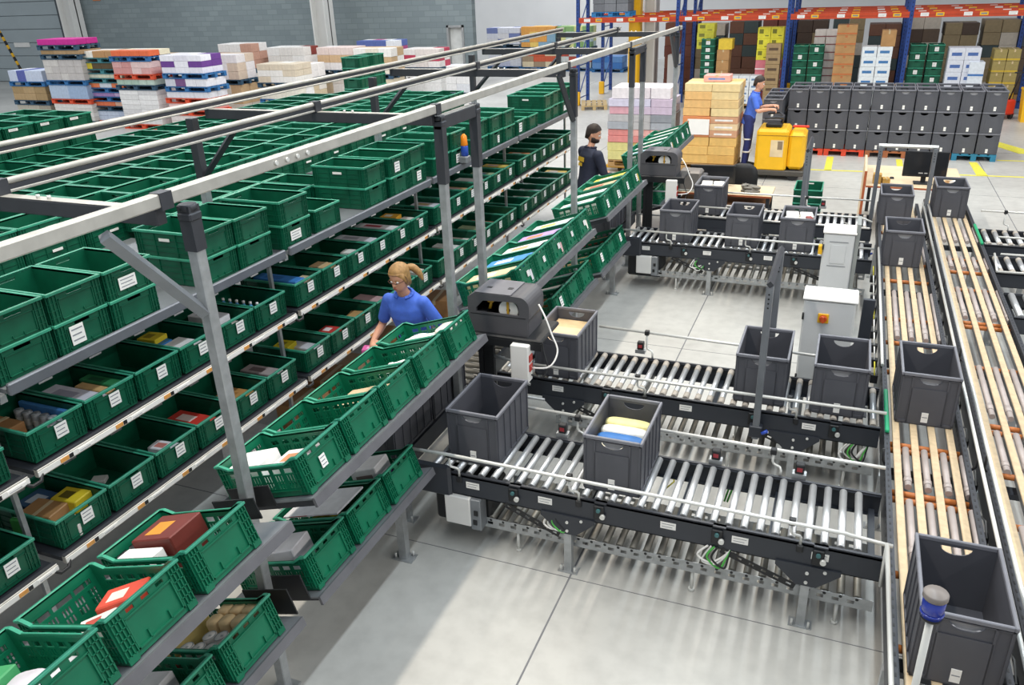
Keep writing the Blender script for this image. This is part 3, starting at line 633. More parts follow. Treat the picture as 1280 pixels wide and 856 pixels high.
# ---------------------------------------------------------------- gantry over the aisle
ga = thing('steel_gantry', 'open steel gantry of three long beams spanning the picking aisle', 'gantry', (0, 0, 0))
ZT = 3.02
def beam_mesh(y0, y1, w, h):
    b = MB(); b.bev(-w/2, w/2, y0, y1, -h, 0, .006); return b.mesh('long_beam', BM)
obj('long_beam', beam_mesh(-1.0, 13.95, .05, .06), ga, (-2.7, 0, ZT))
for x in (-3.7, -4.7):
    obj('long_beam', MB().tube([(0, -1.0, -.017), (0, 13.95, -.017)], .017, 12).mesh('long_beam', BM), ga, (x, 0, ZT))
    obj('cable_channel', MB().box(-.012, .012, -1.0, 13.9, -.055, -.032).mesh('cable_channel', DK), ga, (x, 0, ZT))
    obj('lower_flange', MB().bev(-.018, .018, -1.0, 13.9, -.07, -.0552, .003).mesh('lower_flange', BM), ga, (x, 0, ZT))
for y in (2.6, 5.2, 8.12, 10.62, 13.7):
    obj('cross_beam', MB().bev(-4.73, -2.72, y-.03, y+.03, ZT-.145, ZT-.073, .005).mesh('cross_beam', DK), ga)
    obj('cover_strip', MB().box(-4.72, -2.72, y-.028, y+.028, ZT-.0725, ZT-.0705).mesh('cover_strip', BM), ga)
    for x in (-3.7, -2.7): obj('joint_clamp', MB().box(x-.03, x+.03, y-.035, y+.035, ZT-.072, ZT+.003).mesh('joint_clamp', DK), ga)
    for dx in (.25, .32): obj('bolt', MB().tube([(-3.7+dx, y, ZT-.071), (-3.7+dx, y, ZT-.055)], .009, 8).mesh('bolt', CH), ga)
PY = [2.74, 5.25, 5.85, 8.34, 10.8, 11.4, 13.69]
for y in PY:
    obj('post', MB().bev(-.03, .03, -.03, .03, 0, 2.9, .005).box(-.07, .07, -.06, .06, 0, .012).mesh('post', GV), ga, (-2.7, y, 0))
    obj('post_sleeve', MB().box(-.034, .034, -.034, .034, 2.45 if y > 3 else 2.72, 2.93).mesh('post_sleeve', DK), ga, (-2.7, y, 0))
    obj('joint_block', MB().tube([(0, 0, 2.905), (0, 0, 2.935)], .04, 12).bev(-.04, .04, -.04, .04, 2.86, 2.9, .008).mesh('joint_block', DK), ga, (-2.7, y, 0))
for y0, y1 in ((5.25, 5.85), (10.8, 11.4)):
    obj('header_bar', MB().bev(-.03, .03, y0-.034, y1+.034, 2.84, 2.93, .004).mesh('header_bar', DK), ga, (-2.7, 0, 0))
    obj('cover_strip', MB().box(-.029, .029, y0-.03, y1+.03, 2.9305, 2.9335).mesh('cover_strip', BM), ga, (-2.7, 0, 0))
for y in (2.74, 8.34, 13.69):
    obj('knee_brace', MB().tube([(0, y-.03, 2.42), (0, y-.47, 2.92)], .032, 4, smooth=False).mesh('knee_brace', GVD if y < 3 else DK), ga, (-2.7, 0, 0))
for y in (5.2, 8.0, 10.62, 13.7):
    obj('rear_post', MB().box(-.03, .03, -.03, .03, 1.791, 2.86).mesh('rear_post', GV), ga, (-4.7 if y > 13 else -4.9, y, 0))
    obj('rear_sleeve', MB().box(-.034, .034, -.034, .034, 2.38, 2.87).mesh('rear_sleeve', DK), ga, (-4.7 if y > 13 else -4.9, y, 0))
    obj('knee_brace', MB().tube([(-4.87, y, 2.4), (-4.42, y, 2.86)], .028, 4, smooth=False).mesh('knee_brace', DK), ga)
for k in range(4): obj('bolt', MB().tube([(-2.675, 3.36+.09*k, ZT-.03), (-2.664, 3.36+.09*k, ZT-.03)], .012, 8).mesh('bolt', CH), ga)
# amber beacon on the rack
bc = thing('signal_beacon', 'small orange and blue signal beacon on a grey arm above the upper pick shelf', 'beacon', (-4.17, 8.7, 1.83))
obj('beacon_base', MB().bev(-.05, .05, -.06, .06, 0, .08, .01).mesh('beacon_base', GVD), bc)
obj('blue_lens', MB().lathe([(.035, .08), (.045, .09), (.045, .19), (.04, .2)], 14).mesh('blue_lens', mat('lens_blue', '2a4fb0', .25)), bc)
obj('orange_lens', MB().lathe([(.04, .2), (.043, .21), (.035, .31), (.012, .335)], 14).mesh('orange_lens', mat('lens_orange', 'f08a1c', .25)), bc)
# ---------------------------------------------------------------- pick crates on the upper and lower shelves
def ys_for_shelf():
    out = []
    for b0, b1 in zip(BAY, BAY[1:]):
        for k in range(6): out.append(b0+.05+.2+k*.417+.02)
    return out
PYS = [y for y in ys_for_shelf()]
upperY = [y for y in PYS if y > 1.2]; lowerY = [y for y in PYS if y > 1.6]
for nm, ysl, z in (('upper', upperY, 1.2505), ('lower', lowerY, .6155)):
    for i, y in enumerate(ysl):
        crate((-4.535, y, z+.011), 'green crate with paper tag, %s pick shelf, %s from the near end' % (nm, nth(i)), 'crates on the %s pick shelf' % nm, CR, (0, 0, 0), (.085, .09, .02, .125))
# ---------------------------------------------------------------- tilted order shelf
TILT = math.radians(17.5)
LIPD = mat('shelf_edge_grey', '707075', .45, .3, var=.14, scale=6)
def tilt_frame(x, z):    # origin at the outer bottom edge of the crates, local x runs outward and up
    return Matrix.Translation((x, 0, z)) @ Matrix.Rotation(-TILT, 4, 'Y')
def tilt_loc(x, z, lx, y, lz=0):
    v = tilt_frame(x, z) @ Vector((lx, y, lz)); return (v.x, v.y, v.z)
UO = (-2.375, 1.362); LO = (-2.43, .705)
def shelf_section(label, spans, lows, legs):
    t = thing('order_shelf', label, 'shelf', (0, 0, 0))
    for (y0, y1) in spans:
        M = tilt_frame(*UO)
        obj('shelf_deck', MB().box(-.62, .015, y0, y1, -.014, -.003, 0, M).mesh('shelf_deck', GVD), t)
        obj('outer_lip', MB().box(.012, .03, y0, y1, -.06, -.004, 0, M).mesh('outer_lip', LIPD), t)
        obj('inner_lip', MB().box(-.634, -.622, y0, y1, -.05, .03, 0, M).mesh('inner_lip', GVD), t)
        for y in (y0+.04, y1-.04): obj('bracket_arm', MB().box(-.62, .01, y-.02, y+.02, -.06, -.0145, 0, M).mesh('bracket_arm', DK), t)
    for (y0, y1) in lows:
        M = tilt_frame(*LO)
        obj('lower_deck', MB().box(-.62, .015, y0, y1, -.014, -.003, 0, M).mesh('lower_deck', GVD), t)
        obj('lower_lip', MB().box(.012, .03, y0, y1, -.06, -.004, 0, M).mesh('lower_lip', LIPD), t)
        for y in (y0+.06, y1-.06): obj('bracket_arm', MB().box(-.62, .01, y-.02, y+.02, -.06, -.0145, 0, M).mesh('bracket_arm', DK), t)
    for y, x, ztop in legs:
        obj('leg', MB().box(-.03, .03, -.03, .03, 0, ztop).box(-.08, .08, -.05, .05, 0, .01).mesh('leg', GV), t, (x, y, 0))
        for s in (-1, 1): obj('foot_bolt', MB().tube([(s*.055, .03*s, .01), (s*.055, .03*s, .05)], .008, 8).mesh('foot_bolt', CH), t, (x, y, 0))
    return t
s1 = shelf_section('tilted grey order shelf in the foreground, nearest section', [(.6, 2.64), (2.84, 5.08)], [(.9, 2.66), (2.82, 4.2)], [(4.03, -2.6, .545), (1.2, -2.6, .545)])
shelf_section('tilted grey order shelf behind the woman, between the two printers', [(5.9, 7.98)], [(6.95, 8.26)], [(7.1, -2.6, .545)])
shelf_section('tilted grey order shelf behind the first printer, farther half', [(8.44, 10.3)], [(8.42, 9.7)], [(9.63, -2.6, .545)])
shelf_section('tilted grey order shelf at the far end of the aisle', [(11.48, 13.6)], [(11.5, 13.6)], [(13.4, -2.6, .545)])
for y in (2.68, 2.8):
    obj('divider_plate', MB().box(-.5, -.2, y-.004, y+.004, -.003, .12, 0, tilt_frame(*UO)).mesh('divider_plate', BK), s1)
    obj('divider_plate', MB().box(-.35, -.02, y-.004, y+.004, -.003, .16, 0, tilt_frame(*LO)).mesh('divider_plate', BK), s1)
UPC = [('far left corner', 1.19), ('second', 1.62), ('third', 2.06), ('fourth', 2.86), ('fifth', 3.28), ('sixth', 3.7), ('seventh', 4.14), ('eighth', 4.6)]
ROT = (0, -TILT, 0)
UPPER = []; LOWER = []
names_up = ['white and green packs', 'a red and white packet', 'a red box and a white carton', 'white cartons, right of the front post', 'nothing', 'a flat beige parcel', 'a white bag', 'white folded cloths']
for i, y in enumerate([1.19, 1.62, 2.06, 2.86, 3.28, 3.7, 4.14, 4.6]):
    UPPER.append((i, y+.2)); lb = 'tilted green crate on the near order shelf, holding '+names_up[i] if i != 4 else 'empty tilted green crate on the near order shelf, before the one with a beige parcel'
    crate(tilt_loc(*UO, -.3, y+.2), lb, 'tilted crates on the near order shelf', CT, ROT, ((.05, .07, -.02, .11) if i == 3 else None))
for j, (y0, n, sec) in enumerate(((5.94, 5, 'second'), (8.47, 4, 'third'), (11.52, 5, 'far'))):
    pitch = .407 if j == 0 else (.44 if j == 1 else .415)
    for k in range(n):
        crate(tilt_loc(*UO, -.3, y0+.2+k*pitch), 'tilted green crate on the %s upper order shelf, %s from its near end' % (sec, nth(k)), 'tilted crates on the farther order shelves', CT, ROT, (.06, .09, .0, .1) if j else (.05, .05, .02, .12))
        UPPER.append((8+j*5+k, y0+.2+k*pitch))
lowlab = ['a white carton, at the bottom edge', 'cans and beige rolls', 'a white and brown carton', 'a white sheet and a yellow pack', 'a white box on purple packs']
for i, y in enumerate([1.72, 2.16, 2.86, 3.29, 3.72]):
    crate(tilt_loc(*LO, -.3, y+.2), 'tilted green crate on the lower shelf holding '+lowlab[i], 'tilted crates on the near lower shelf', CT, ROT)
    LOWER.append((i, y+.2))
for i, y in enumerate([7.0, 7.42, 7.84, 8.46, 8.88, 9.28]):
    if i == 2: y = 7.835
    crate(tilt_loc(*LO, -.3, y+.2), 'tilted green crate on the lower shelf behind the first printer, %s from near' % nth(i), 'tilted crates on the farther lower shelf', CT, ROT, (.07, .1, .0, .12) if i in (0, 3, 5) else None)
for i, y in enumerate([11.55, 11.98, 12.41, 12.84]):
    crate(tilt_loc(*LO, -.3, y+.2), 'tilted green crate on the lower far shelf behind the second printer, %s from near' % nth(i), 'tilted crates on the far lower shelf', CT, ROT)
# ================================================================ grey totes (400 across X, 600 along Y)
def moon(cz, w, d, n=9):
    return [(-w/2, cz), (w/2, cz)]+[(w/2*math.cos(a), cz-d*math.sin(a)) for a in [math.pi*k/(n+1) for k in range(1, n+1)]]
def tote_meshes():
    h = .42; T = .006; b = MB()
    b.box(-.183, .183, -.283, .283, .002, .01)
    hole = moon(h-.04, .15, .048)
    for sy in (-1, 1):
        b.plate(rect(-.19, .19, .0, h-.004), [hole], T, frame((0, sy*.287, 0), (1, 0, 0), (0, 0, 1), (0, 1, 0)))
        ya, yb = min(sy*.29, sy*.297), max(sy*.29, sy*.297)
        for x in (-.184, -.118, .118, .184): b.box(x-.006, x+.006, ya, yb, .01, h-.03)
        b.box(-.19, .19, ya, yb, h-.036, h-.03); b.box(-.19, .19, ya, yb, .012, .03)
        b.box(-.12, .12, ya, (ya+yb)/2, .03, .3) if sy < 0 else None
    for sx in (-1, 1):
        xa, xb = min(sx*.184, sx*.19), max(sx*.184, sx*.19)
        b.box(xa, xb, -.29, .29, 0, h-.004)
        xa, xb = min(sx*.19, sx*.197), max(sx*.19, sx*.197)
        for y in (-.28, -.16, -.05, .05, .16, .28): b.box(xa, xb, y-.006, y+.006, .01, h-.03)
        b.box(xa, xb, -.29, .29, h-.036, h-.03); b.box(xa, xb, -.29, .29, .012, .03)
    r = MB()
    for sx in (-1, 1): r.bev(min(sx*.182, sx*.2), max(sx*.182, sx*.2), -.3, .3, h-.026, h, .004)
    for sy in (-1, 1): r.bev(-.1825, .1825, min(sy*.282, sy*.3), max(sy*.282, sy*.3), h-.026, h, .004)
    hs = MB(); hs.prism(moon(h-.034, .158, .056), .003, frame((0, -.272, 0), (1, 0, 0), (0, 0, 1), (0, 1, 0)))
    hs.prism([(u, v) for u, v in [(-.079, 0), (.079, 0), (.06, .02), (-.06, .02)]], .003, frame((0, -.283, h-.085), (1, 0, 0), (0, 1, 0), (0, 0, 1)))
    return b.mesh('tote_body', TG), r.mesh('rim', TR), hs.mesh('handle_shell', mat('handle_shell_lit_grey', '9a9a9e', .5))  # shell paler than the tote: light caught by the handle, put into the colour
TB = tote_meshes()
def tote(x, y, z, label, group, rot=0, paper=True, shell=True, tilt=0):
    o = tag(obj('grey_tote', TB[0], None, (x, y, z), (tilt, 0, rot)), label, 'tote', group)
    obj('rim', TB[1], o)
    if shell: obj('handle_shell', TB[2], o)
    if paper: obj('paper_label', sticker_mesh(.045, .08, 1), o, (0, -.298, .07), (0, 0, -math.pi/2))
    return o
# wall of stacked totes on pallets in front of the racking
PALC = [('d8472a', 'red'), ('d8472a', 'red'), ('a4623c', 'brown'), ('a4623c', 'brown'), ('2c7d9c', 'blue')]
for i, (c, w) in enumerate(PALC):
    side = {0: 'left', 1: 'right', 2: 'left', 3: 'right', 4: ''}[i]
    pallet(c, ('%s %s pallet under the wall of grey totes' % (side, w)).strip(), (-.875+.84*i, 19.82, 0), 0, 'pallets under the tote wall', L=1.22, Wd=.82)
for c in range(10):
    for r in range(3):
        for d in range(2):
            tote(-1.085+.42*c+.022*d, 19.51+.61*d, .146+.4215*r, 'grey tote in the stacked wall, %s column from left, %s row, %s' % (nth(c), ('bottom', 'middle', 'top')[r], ('front', 'back')[d]), 'wall of stacked grey totes', 0, d == 0, r == 2)
for d in range(3):
    for r in range(3): 
        if d < 2 or r < 3: tote(-1.56, 18.95+.61*d, .001+.4215*r, 'grey tote in the lower leftmost pile of the wall, %s row, %s deep' % (('bottom', 'middle', 'top')[r], nth(d)), 'lower leftmost pile of grey totes', 0, d == 0, r == 2)
# ================================================================ roller conveyors
ROLM = {}
def roller_mesh(L, r, body, sleeve=False):
    def f():
        b = MB(); n = 12
        b.tube([(0, -L/2, 0), (0, L/2, 0)], r, n, 0)
        for s in (-1, 1):
            if sleeve: b.tube([(0, s*L/2, 0), (0, s*(L/2-.09), 0)], r*1.06, n, 1)
            b.tube([(0, s*L/2, 0), (0, s*(L/2+.012), 0)], r*.45, 8, 2)
        return b.mesh('roller', [body, RS, BK])
    return cached(('rol', L, r, body.name, sleeve), f)
def gusset(parent, x, y, z, facing=-1):
    M = frame((x, y, 0), (1, 0, 0), (0, 0, 1), (0, -1, 0))
    b = MB(); b.prism([(-.19, z), (.19, z), (.19, z-.03), (.06, z-.15), (-.06, z-.15), (-.19, z-.03)], .012, M)
    obj('gusset_plate', b.mesh('gusset_plate', SL), parent)
    b = MB()
    for u, v in ((-.0, z-.12), (0, z-.05), (.1, z-.02)): b.tube([(x+u, y-.006, v), (x+u, y-.014, v)], .011, 8)
    obj('bolt', b.mesh('bolt', CH), parent)
def leg(parent, x, y, z):
    obj('leg', MB().box(-.026, .026, -.026, .026, 0, z).box(-.07, .07, -.04, .04, 0, .008).mesh('leg', GV), parent, (x, y, 0))
    for s in (-1, 1): obj('foot_bolt', MB().tube([(s*.05, -.03, .008), (s*.05, -.03, .05)], .008, 8).mesh('foot_bolt', CH), parent, (x, y, 0))
def rail(parent, pts, r=.0125):
    obj('guard_rail', MB().tube(pts, r, 10).mesh('guard_rail', CH), parent)
def rail_bracket(parent, x, y, zf, zr, s=-1):
    b = MB().tube([(x+.06, y, zf), (x+.06, y, zf+.05), (x+.05, y+s*.01, zf+.07), (x+.01, y+s*.02, zf+.08), (x, y+s*.02, zf+.1), (x, y+s*.02, zr-.012)], .009, 8, 0)
    b.bev(x-.02, x+.02, y+s*.02-.02, y+s*.02+.02, zr-.022, zr+.022, .005, 1).bev(x+.04, x+.08, y-.016, y+.016, zf-.05, zf+.0, .005, 1)
    obj('rail_bracket', b.mesh('rail_bracket', [CH, BK]), parent)
def spur(label, x0, x1, y0, y1, zt, pitch=.0945, sleeve=False, legs=(), front=None, back=None, stickers=(), brackets=(), bbr=(), skip=None, switches=(), r=.024):
    t = thing('roller_conveyor', label, 'conveyor', (0, 0, 0))
    fw = .04
    obj('side_frame', MB().box(x0, x1, y0-fw, y0-fw+.012, zt-.155, zt, 0).box(x0, x1, y0-fw, y0-.002, zt-.006, zt, 0).box(x0, x1, y0-fw, y0-.002, zt-.155, zt-.149, 0).box(x0, x1, y0-.03, y0-.01, zt, zt+.012, 1).mesh('side_frame', [SL, DK]), t)
    obj('side_frame', MB().box(x0, x1, y1+fw-.012, y1+fw, zt-.155, zt, 0).box(x0, x1, y1+.002, y1+fw, zt-.006, zt, 0).box(x0, x1, y1+.002, y1+fw, zt-.155, zt-.149, 0).box(x0, x1, y1+.01, y1+.03, zt, zt+.012, 1).mesh('side_frame', [SL, DK]), t)
    me = roller_mesh(y1-y0-.012, r, RO, sleeve)
    n = int((x1-x0)/pitch)
    for k in range(n):
        x = x0+pitch*(k+.5)
        obj('roller', me, t, (x, (y0+y1)/2, zt-.004))
    nn = int((x1-x0)/.6)
    for k in range(nn+1):
        obj('cross_bar', MB().box(-.02, .02, y0-.002, y1+.002, zt-.14, zt-.1).mesh('cross_bar', SL), t, (x0+.05+k*(x1-x0-.1)/max(nn, 1), 0, 0))
    for x in legs:
        gusset(t, x, y0-fw-.007, zt-.14); leg(t, x, y0-.02, zt-.16); leg(t, x, y1+.02, zt-.16)
    sm = sticker_mesh(.1, .05, 2)
    for x in stickers: obj('sticker', sm, t, (x, y0-fw, zt-.06), (0, 0, -math.pi/2))
    for x in switches:
        b = MB().bev(x-.035, x+.035, y0-fw-.016, y0-fw, zt-.12, zt-.01, .006, 0).tube([(x, y0-fw-.016, zt-.04), (x, y0-fw-.03, zt-.04)], .014, 10, 1).tube([(x+.03, y0-fw-.016, zt-.08), (x+.03, y0-fw-.035, zt-.08)], .018, 10, 2).box(x-.03, x+.05, y0-fw-.006, y0-.01, zt+.003, zt+.012, 3)
        obj('frame_joint', b.mesh('frame_joint', [BK, mat('switch_teal', '3f6f72', .4), CH, DK]), t)
    if front: rail(t, front)
    if back: rail(t, back)
    for x, zr in brackets: rail_bracket(t, x, y0-fw, zt, zr, -1)
    for x, zr in bbr: rail_bracket(t, x, y1+fw, zt, zr, 1)
    return t
def brace_bar(parent, p, q):
    a, b_ = Vector(p), Vector(q); d = (b_-a); L = d.length; ux = d.normalized(); uy = Vector((0, -1, 0)); uz = ux.cross(uy)
    M = frame(a, ux, uz, uy)
    pl = MB(); n = int(L/.07)
    pl.plate(rect(0, L, -.022, .022), [rect((k+.3)*L/n, (k+.7)*L/n, -.008, .008) for k in range(n)], .005, M)
    obj('brace', pl.mesh('brace', BK), parent)
ZC = .62
A = spur('nearest roller conveyor spur carrying two grey totes, front of the station', -2.52, .50, 4.32, 4.95, ZC, .0945, False, (-1.44, .1),
    [(-2.6, 4.24, .80), (-2.3, 4.24, .81), (.28, 4.24, .79), (.3, 4.24, .785), (.53, 4.24, .765)], [(-2.2, 5.03, .82), (.2, 5.03, .80), (.32, 5.03, .8), (.5, 5.03, .8)], (-2.14, -1.6, -.76, -.31, .1+.06), ((-2.3, .8), (-1.42, .8), (-.02, .79)), ((-1.6, .81), (-.2, .8)), switches=(-1.83, -1.22, -.45, .15))
B = spur('second roller conveyor spur with sleeved rollers, carrying totes beside the control cabinet', -2.62, .50, 5.90, 6.53, ZC, .0945, True, (-.1, -2.0),
    [(-2.3, 5.82, .78), (.52, 5.82, .79)], [(-1.9, 6.61, .86), (-.6, 6.61, .84), (.35, 6.61, .82)], (-2.05, -.95, .0), ((-1.35, .79), (-.16, .79)), ((-1.45, .86), (-.5, .84), (.02, .83)), switches=(-1.62, .18, -.42))
Cc = spur('third roller conveyor spur carrying three grey totes, in front of the second printer', -2.55, .45, 9.97, 10.6, ZC, .0945, False, (-1.42, .1),
    [(-2.7, 9.89, .80), (.45, 9.89, .79)], [(-1.7, 10.68, .82), (-.1, 10.68, .81), (.4, 10.68, .81)], (-2.24, -1.46, -.72, -.02), ((-1.98, .8), (-1.0, .8), (-.1, .79)), ((-1.2, .82),), switches=(-1.75, -.95, -.42))
D = spur('farthest roller conveyor spur, behind the three totes', -2.33, .45, 11.32, 11.98, ZC, .0945, True, (-1.5, .1),
    [(-1.9, 11.24, .80), (.3, 11.24, .79), (.44, 11.24, .74)], [(-2.4, 12.06, .82), (.42, 12.06, .82)], (-.6,), ((-1.4, .8), (.1, .79)), ((-.42, .82),), switches=(-1.1, -.1))
for t, y in ((A, 4.28), (Cc, 9.93)):
    brace_bar(t, (-1.9, y, .46), (-1.5, y, .3)); brace_bar(t, (-.42, y, .46), (.04, y, .3))
    # motor box at the left end
    obj('motor_box', MB().bev(-2.36, -2.16, y-.03, y+.08, .22, .46, .008).mesh('motor_box', WH), t)
    obj('terminal_strip', MB().bev(-2.16, -2.08, y-.028, y+.08, .2, .46, .006, 0).box(-2.14, -2.11, y-.034, y-.028, .25, .29, 1).box(-2.13, -2.10, y-.034, y-.028, .33, .37, 1).mesh('terminal_strip', [GVD, BK]), t)
    obj('drive_housing', MB().bev(-2.5, -2.05, y+.09, y+.4, .14, .46, .02).mesh('drive_housing', BK), t)
    obj('end_cheek', MB().bev(-2.62, -2.3, y-.03, y+.01, .44, .7, .02).mesh('end_cheek', SL), t)
brace_bar(B, (-2.0, 5.86, .46), (-1.6, 5.86, .3)); brace_bar(B, (-.4, 5.86, .46), (-.08, 5.86, .34)); brace_bar(D, (-.35, 11.28, .46), (0, 11.28, .3))
# cable bundles
for t, x, y in ((A, -1.55, 4.29), (A, -.5, 4.27), (Cc, -1.6, 9.93), (B, .3, 5.87)):
    R = random.Random(x)
    for k in range(4):
        pts = [(x+k*.02, y, .48), (x-.06+k*.03, y-.02, .40+R.uniform(-.03, .03)), (x+.02+k*.03, y-.02, .34+R.uniform(-.03, .03)), (x+.1+k*.01, y, .42), (x+.14, y+.02, .48)]
        obj('cable', MB().tube(cable_pts(pts), .007, 6).mesh('cable', [WH, CH, mat('cable_green', '4fae4a', .4), BK][k]), t)
cb = MB()
for k in range(3): cb.tube([(-.42+.03*k, 5.2, .42), (-.46+.03*k, 5.12, .5), (-.5+.025*k, 5.06, .42), (-.52+.02*k, 5.04, .3)], .008, 6)
obj('cable', cb.mesh('cable', mat('cable_green', '4fae4a', .4)), B)
obj('yellow_cable', MB().tube([(-.95, 5.2, .4), (-.9, 5.12, .44), (-.87, 5.05, .38), (-.93, 5.02, .32)], .006, 6).mesh('yellow_cable', mat('cable_yellow', 'd8cf3c', .4)), B)
# low return conveyors under each spur
def lower(label, x0, x1, y0, y1, zt):
    t = thing('return_conveyor', label, 'conveyor', (0, 0, 0))
    n = int((x1-x0)/.09)
    holes = [rect((k+.25)*.09, (k+.72)*.09, -.012, .012) for k in range(n)]
    for y in (y0, y1):
        obj('slotted_frame', MB().plate(rect(0, x1-x0, -.04, .04), holes, .004, frame((x0, y, zt-.03), (1, 0, 0), (0, 0, 1), (0, -1, 0))).box(x0, x1, y-.002, y+.03, zt-.072, zt-.068).mesh('slotted_frame', GV), t)
    me = roller_mesh(y1-y0-.02, .024, RD, False)
    for k in range(int((x1-x0)/.0945)):
        obj('roller', me, t, (x0+.05+k*.0945, (y0+y1)/2, zt-.005))
    for x in (x0+.25, (x0+x1)/2+.2, x1-.2):
        for y in (y0+.02, y1-.02): obj('support_post', MB().tube([(x, y, 0), (x, y, zt-.07)], .012, 8).tube([(x, y, 0), (x, y, .02)], .022, 8).mesh('support_post', CH), t)
    return t
lower('low return roller conveyor under the nearest spur', -2.1, .5, 4.36, 4.93, .24)
lower('low return roller conveyor under the second spur', -2.1, .5, 5.94, 6.5, .24)
lower('low return roller conveyor under the third spur', -2.1, .42, 10.0, 10.57, .24)
lower('low return roller conveyor under the farthest spur', -2.1, .42, 11.36, 11.95, .24)
# transfer conveyors along the shelves that feed each station
def transfer(label, x0, x1, y0, y1):
    t = thing('transfer_conveyor', label, 'conveyor', (0, 0, 0))
    for x in (x0, x1): obj('side_frame', MB().box(x-.015, x+.015, y0, y1, ZC-.15, ZC).mesh('side_frame', SL), t)
    me = cached(('trr', x1-x0), lambda: MB().tube([(-(x1-x0)/2+.016, 0, 0), ((x1-x0)/2-.016, 0, 0)], .024, 12).mesh('roller', RD))
    n = int((y1-y0)/.11)
    for k in range(n): obj('roller', me, t, ((x0+x1)/2, y0+.055+k*.11, ZC-.005))
    for y in (y0+.2, y1-.2): leg(t, x0+.04, y, ZC-.15); leg(t, x1-.04, y, ZC-.15)
    return t
transfer('dark transfer conveyor under the order shelf beside the first printer', -3.14, -2.76, 4.25, 6.5)
transfer('dark transfer conveyor under the order shelf beside the second printer', -3.14, -2.76, 9.95, 11.4)
tote(-2.94, 4.58, ZC+.02, 'grey tote half hidden under the tilted order shelf, nearest', 'totes under the order shelf', 0, False)
tote(-2.94, 5.2, ZC+.02, 'grey tote half hidden under the tilted order shelf, beside the printer post', 'totes under the order shelf', 0, False)
tote(-2.95, 10.3, ZC+.02, 'grey tote under the farther order shelf, near one', 'totes under the order shelf', 0, False)
tote(-2.95, 10.93, ZC+.02, 'grey tote under the farther order shelf, behind the near one', 'totes under the order shelf', 0, False)
# extra short rollers between A's left end and the shelf
# ---------------------------------------------------------------- totes riding on the spurs
ZB = ZC+.0215
g = None
T1 = tote(-2.19, 4.72, ZB, 'empty grey tote at the left end of the nearest spur', 'totes on the conveyors')
T2 = tote(-1.17, 4.69, ZB, 'grey tote full of cream and blue packs on the nearest spur', 'totes on the conveyors')
T3 = tote(-2.08, 6.2, ZB, 'grey tote holding a flat cardboard sheet behind the first printer', 'totes on the conveyors')
T4 = tote(-.4, 6.25, ZB, 'empty grey tote behind the upright sensor post', 'totes on the conveyors')
T5 = tote(.18, 6.24, ZB, 'empty grey tote beside the control cabinet with the orange switch', 'totes on the conveyors')
T6 = tote(-1.9, 10.31, ZB, 'empty grey tote on the third spur, left one', 'totes on the conveyors')
T7 = tote(-1.07, 10.31, ZB, 'empty grey tote on the third spur, middle one', 'totes on the conveyors')
T8 = tote(-.43, 10.31, ZB, 'grey tote full of white paper on the third spur', 'totes on the conveyors')
T9 = tote(-1.72, 11.72, ZB, 'grey tote full of white packs on the farthest spur', 'totes on the conveyors')
# ---------------------------------------------------------------- the two main belt conveyors running into the distance
def main_line(label, x0, x1, y0, y1, belts, bars, zones):
    t = thing('belt_conveyor', label, 'conveyor', (0, 0, 0)); zt = .66
    n = int((y1-y0)/.07)
    for x in (x0, x1):
        b = MB(); b.box(x-.018, x+.018, y0, y1, zt-.2, zt+.02, 0)
        for k in range(n): b.box(x-.005, x+.005, y0+.02+k*.07, y0+.045+k*.07, zt+.02, zt+.0212, 1); b.box(x-.0192, x+.0192, y0+.02+k*.07, y0+.045+k*.07, zt-.03, zt-.01, 1)
        obj('perforated_frame', b.mesh('perforated_frame', [DK, BK]), t)
    for x in belts:
        obj('belt_strand', MB().bev(x-.024, x+.024, y0, y1, zt-.012, zt+.004, .004).mesh('belt_strand', BE), t)
        obj('belt_track', MB().box(x-.014, x+.014, y0, y1, zt-.07, zt-.013).mesh('belt_track', GVD), t)
    bm_ = cached(('obar', x1-x0), lambda: MB().tube([(x0+.018, 0, 0), (x1-.018, 0, 0)], .022, 8).mesh('cross_bar', OR))
    for y in bars: obj('cross_bar', bm_, t, (0, y, zt-.055))
    gaps = [(a+b_)/2 for a, b_ in zip(belts, belts[1:])]+[belts[-1]+(belts[1]-belts[0])/2]
    zz = []
    for (ya, yb) in zones:
        for x in gaps:
            m = cached(('tro', yb-ya), lambda: MB().tube([(0, 0, 0), (0, yb-ya, 0)], [.023, .023], 10, 0).tube([(0, .1*(yb-ya), 0), (0, .2*(yb-ya), 0)], .027, 10, 0).mesh('transfer_roller', PK))
            obj('transfer_roller', m, t, (x, ya, zt-.02))
    k = y0+.5
    while k < y1:
        obj('under_tray', MB().box(x0+.02, x1-.02, k-.05, k+.05, zt-.2, zt-.16).mesh('under_tray', SL), t)
        for x in (x0, x1): leg(t, x, k, zt-.2)
        k += 1.9
    return t
M1 = main_line('left cream belt conveyor line running away from the camera', .535, 1.035, 1.2, 12.6, [.6, .72, .84, .96], [4.98, 5.06, 5.62, 5.7, 6.95, 7.6, 8.2, 9.35, 9.95, 10.7, 11.25, 12.1, 3.6, 4.2], [(4.3, 4.93), (5.1, 5.6), (7.65, 8.9), (9.97, 10.6), (11.32, 12.0)])
M2 = main_line('right cream belt conveyor line running away from the camera', 1.155, 1.665, 1.2, 12.9, [1.22, 1.345, 1.47, 1.595], [3.9, 4.9, 5.5, 6.1, 6.2, 7.25, 8.2, 8.3, 9.25, 9.85, 10.3, 4.4], [(4.2, 4.85), (5.5, 6.05), (6.3, 7.2), (8.35, 9.2), (9.9, 10.3), (10.95, 11.6)])
rail(M1, [(.575-.08, 2.0, .80), (.495, 4.2, .80)]); rail(M1, [(.495, 6.6, .82), (.495, 9.85, .82)])
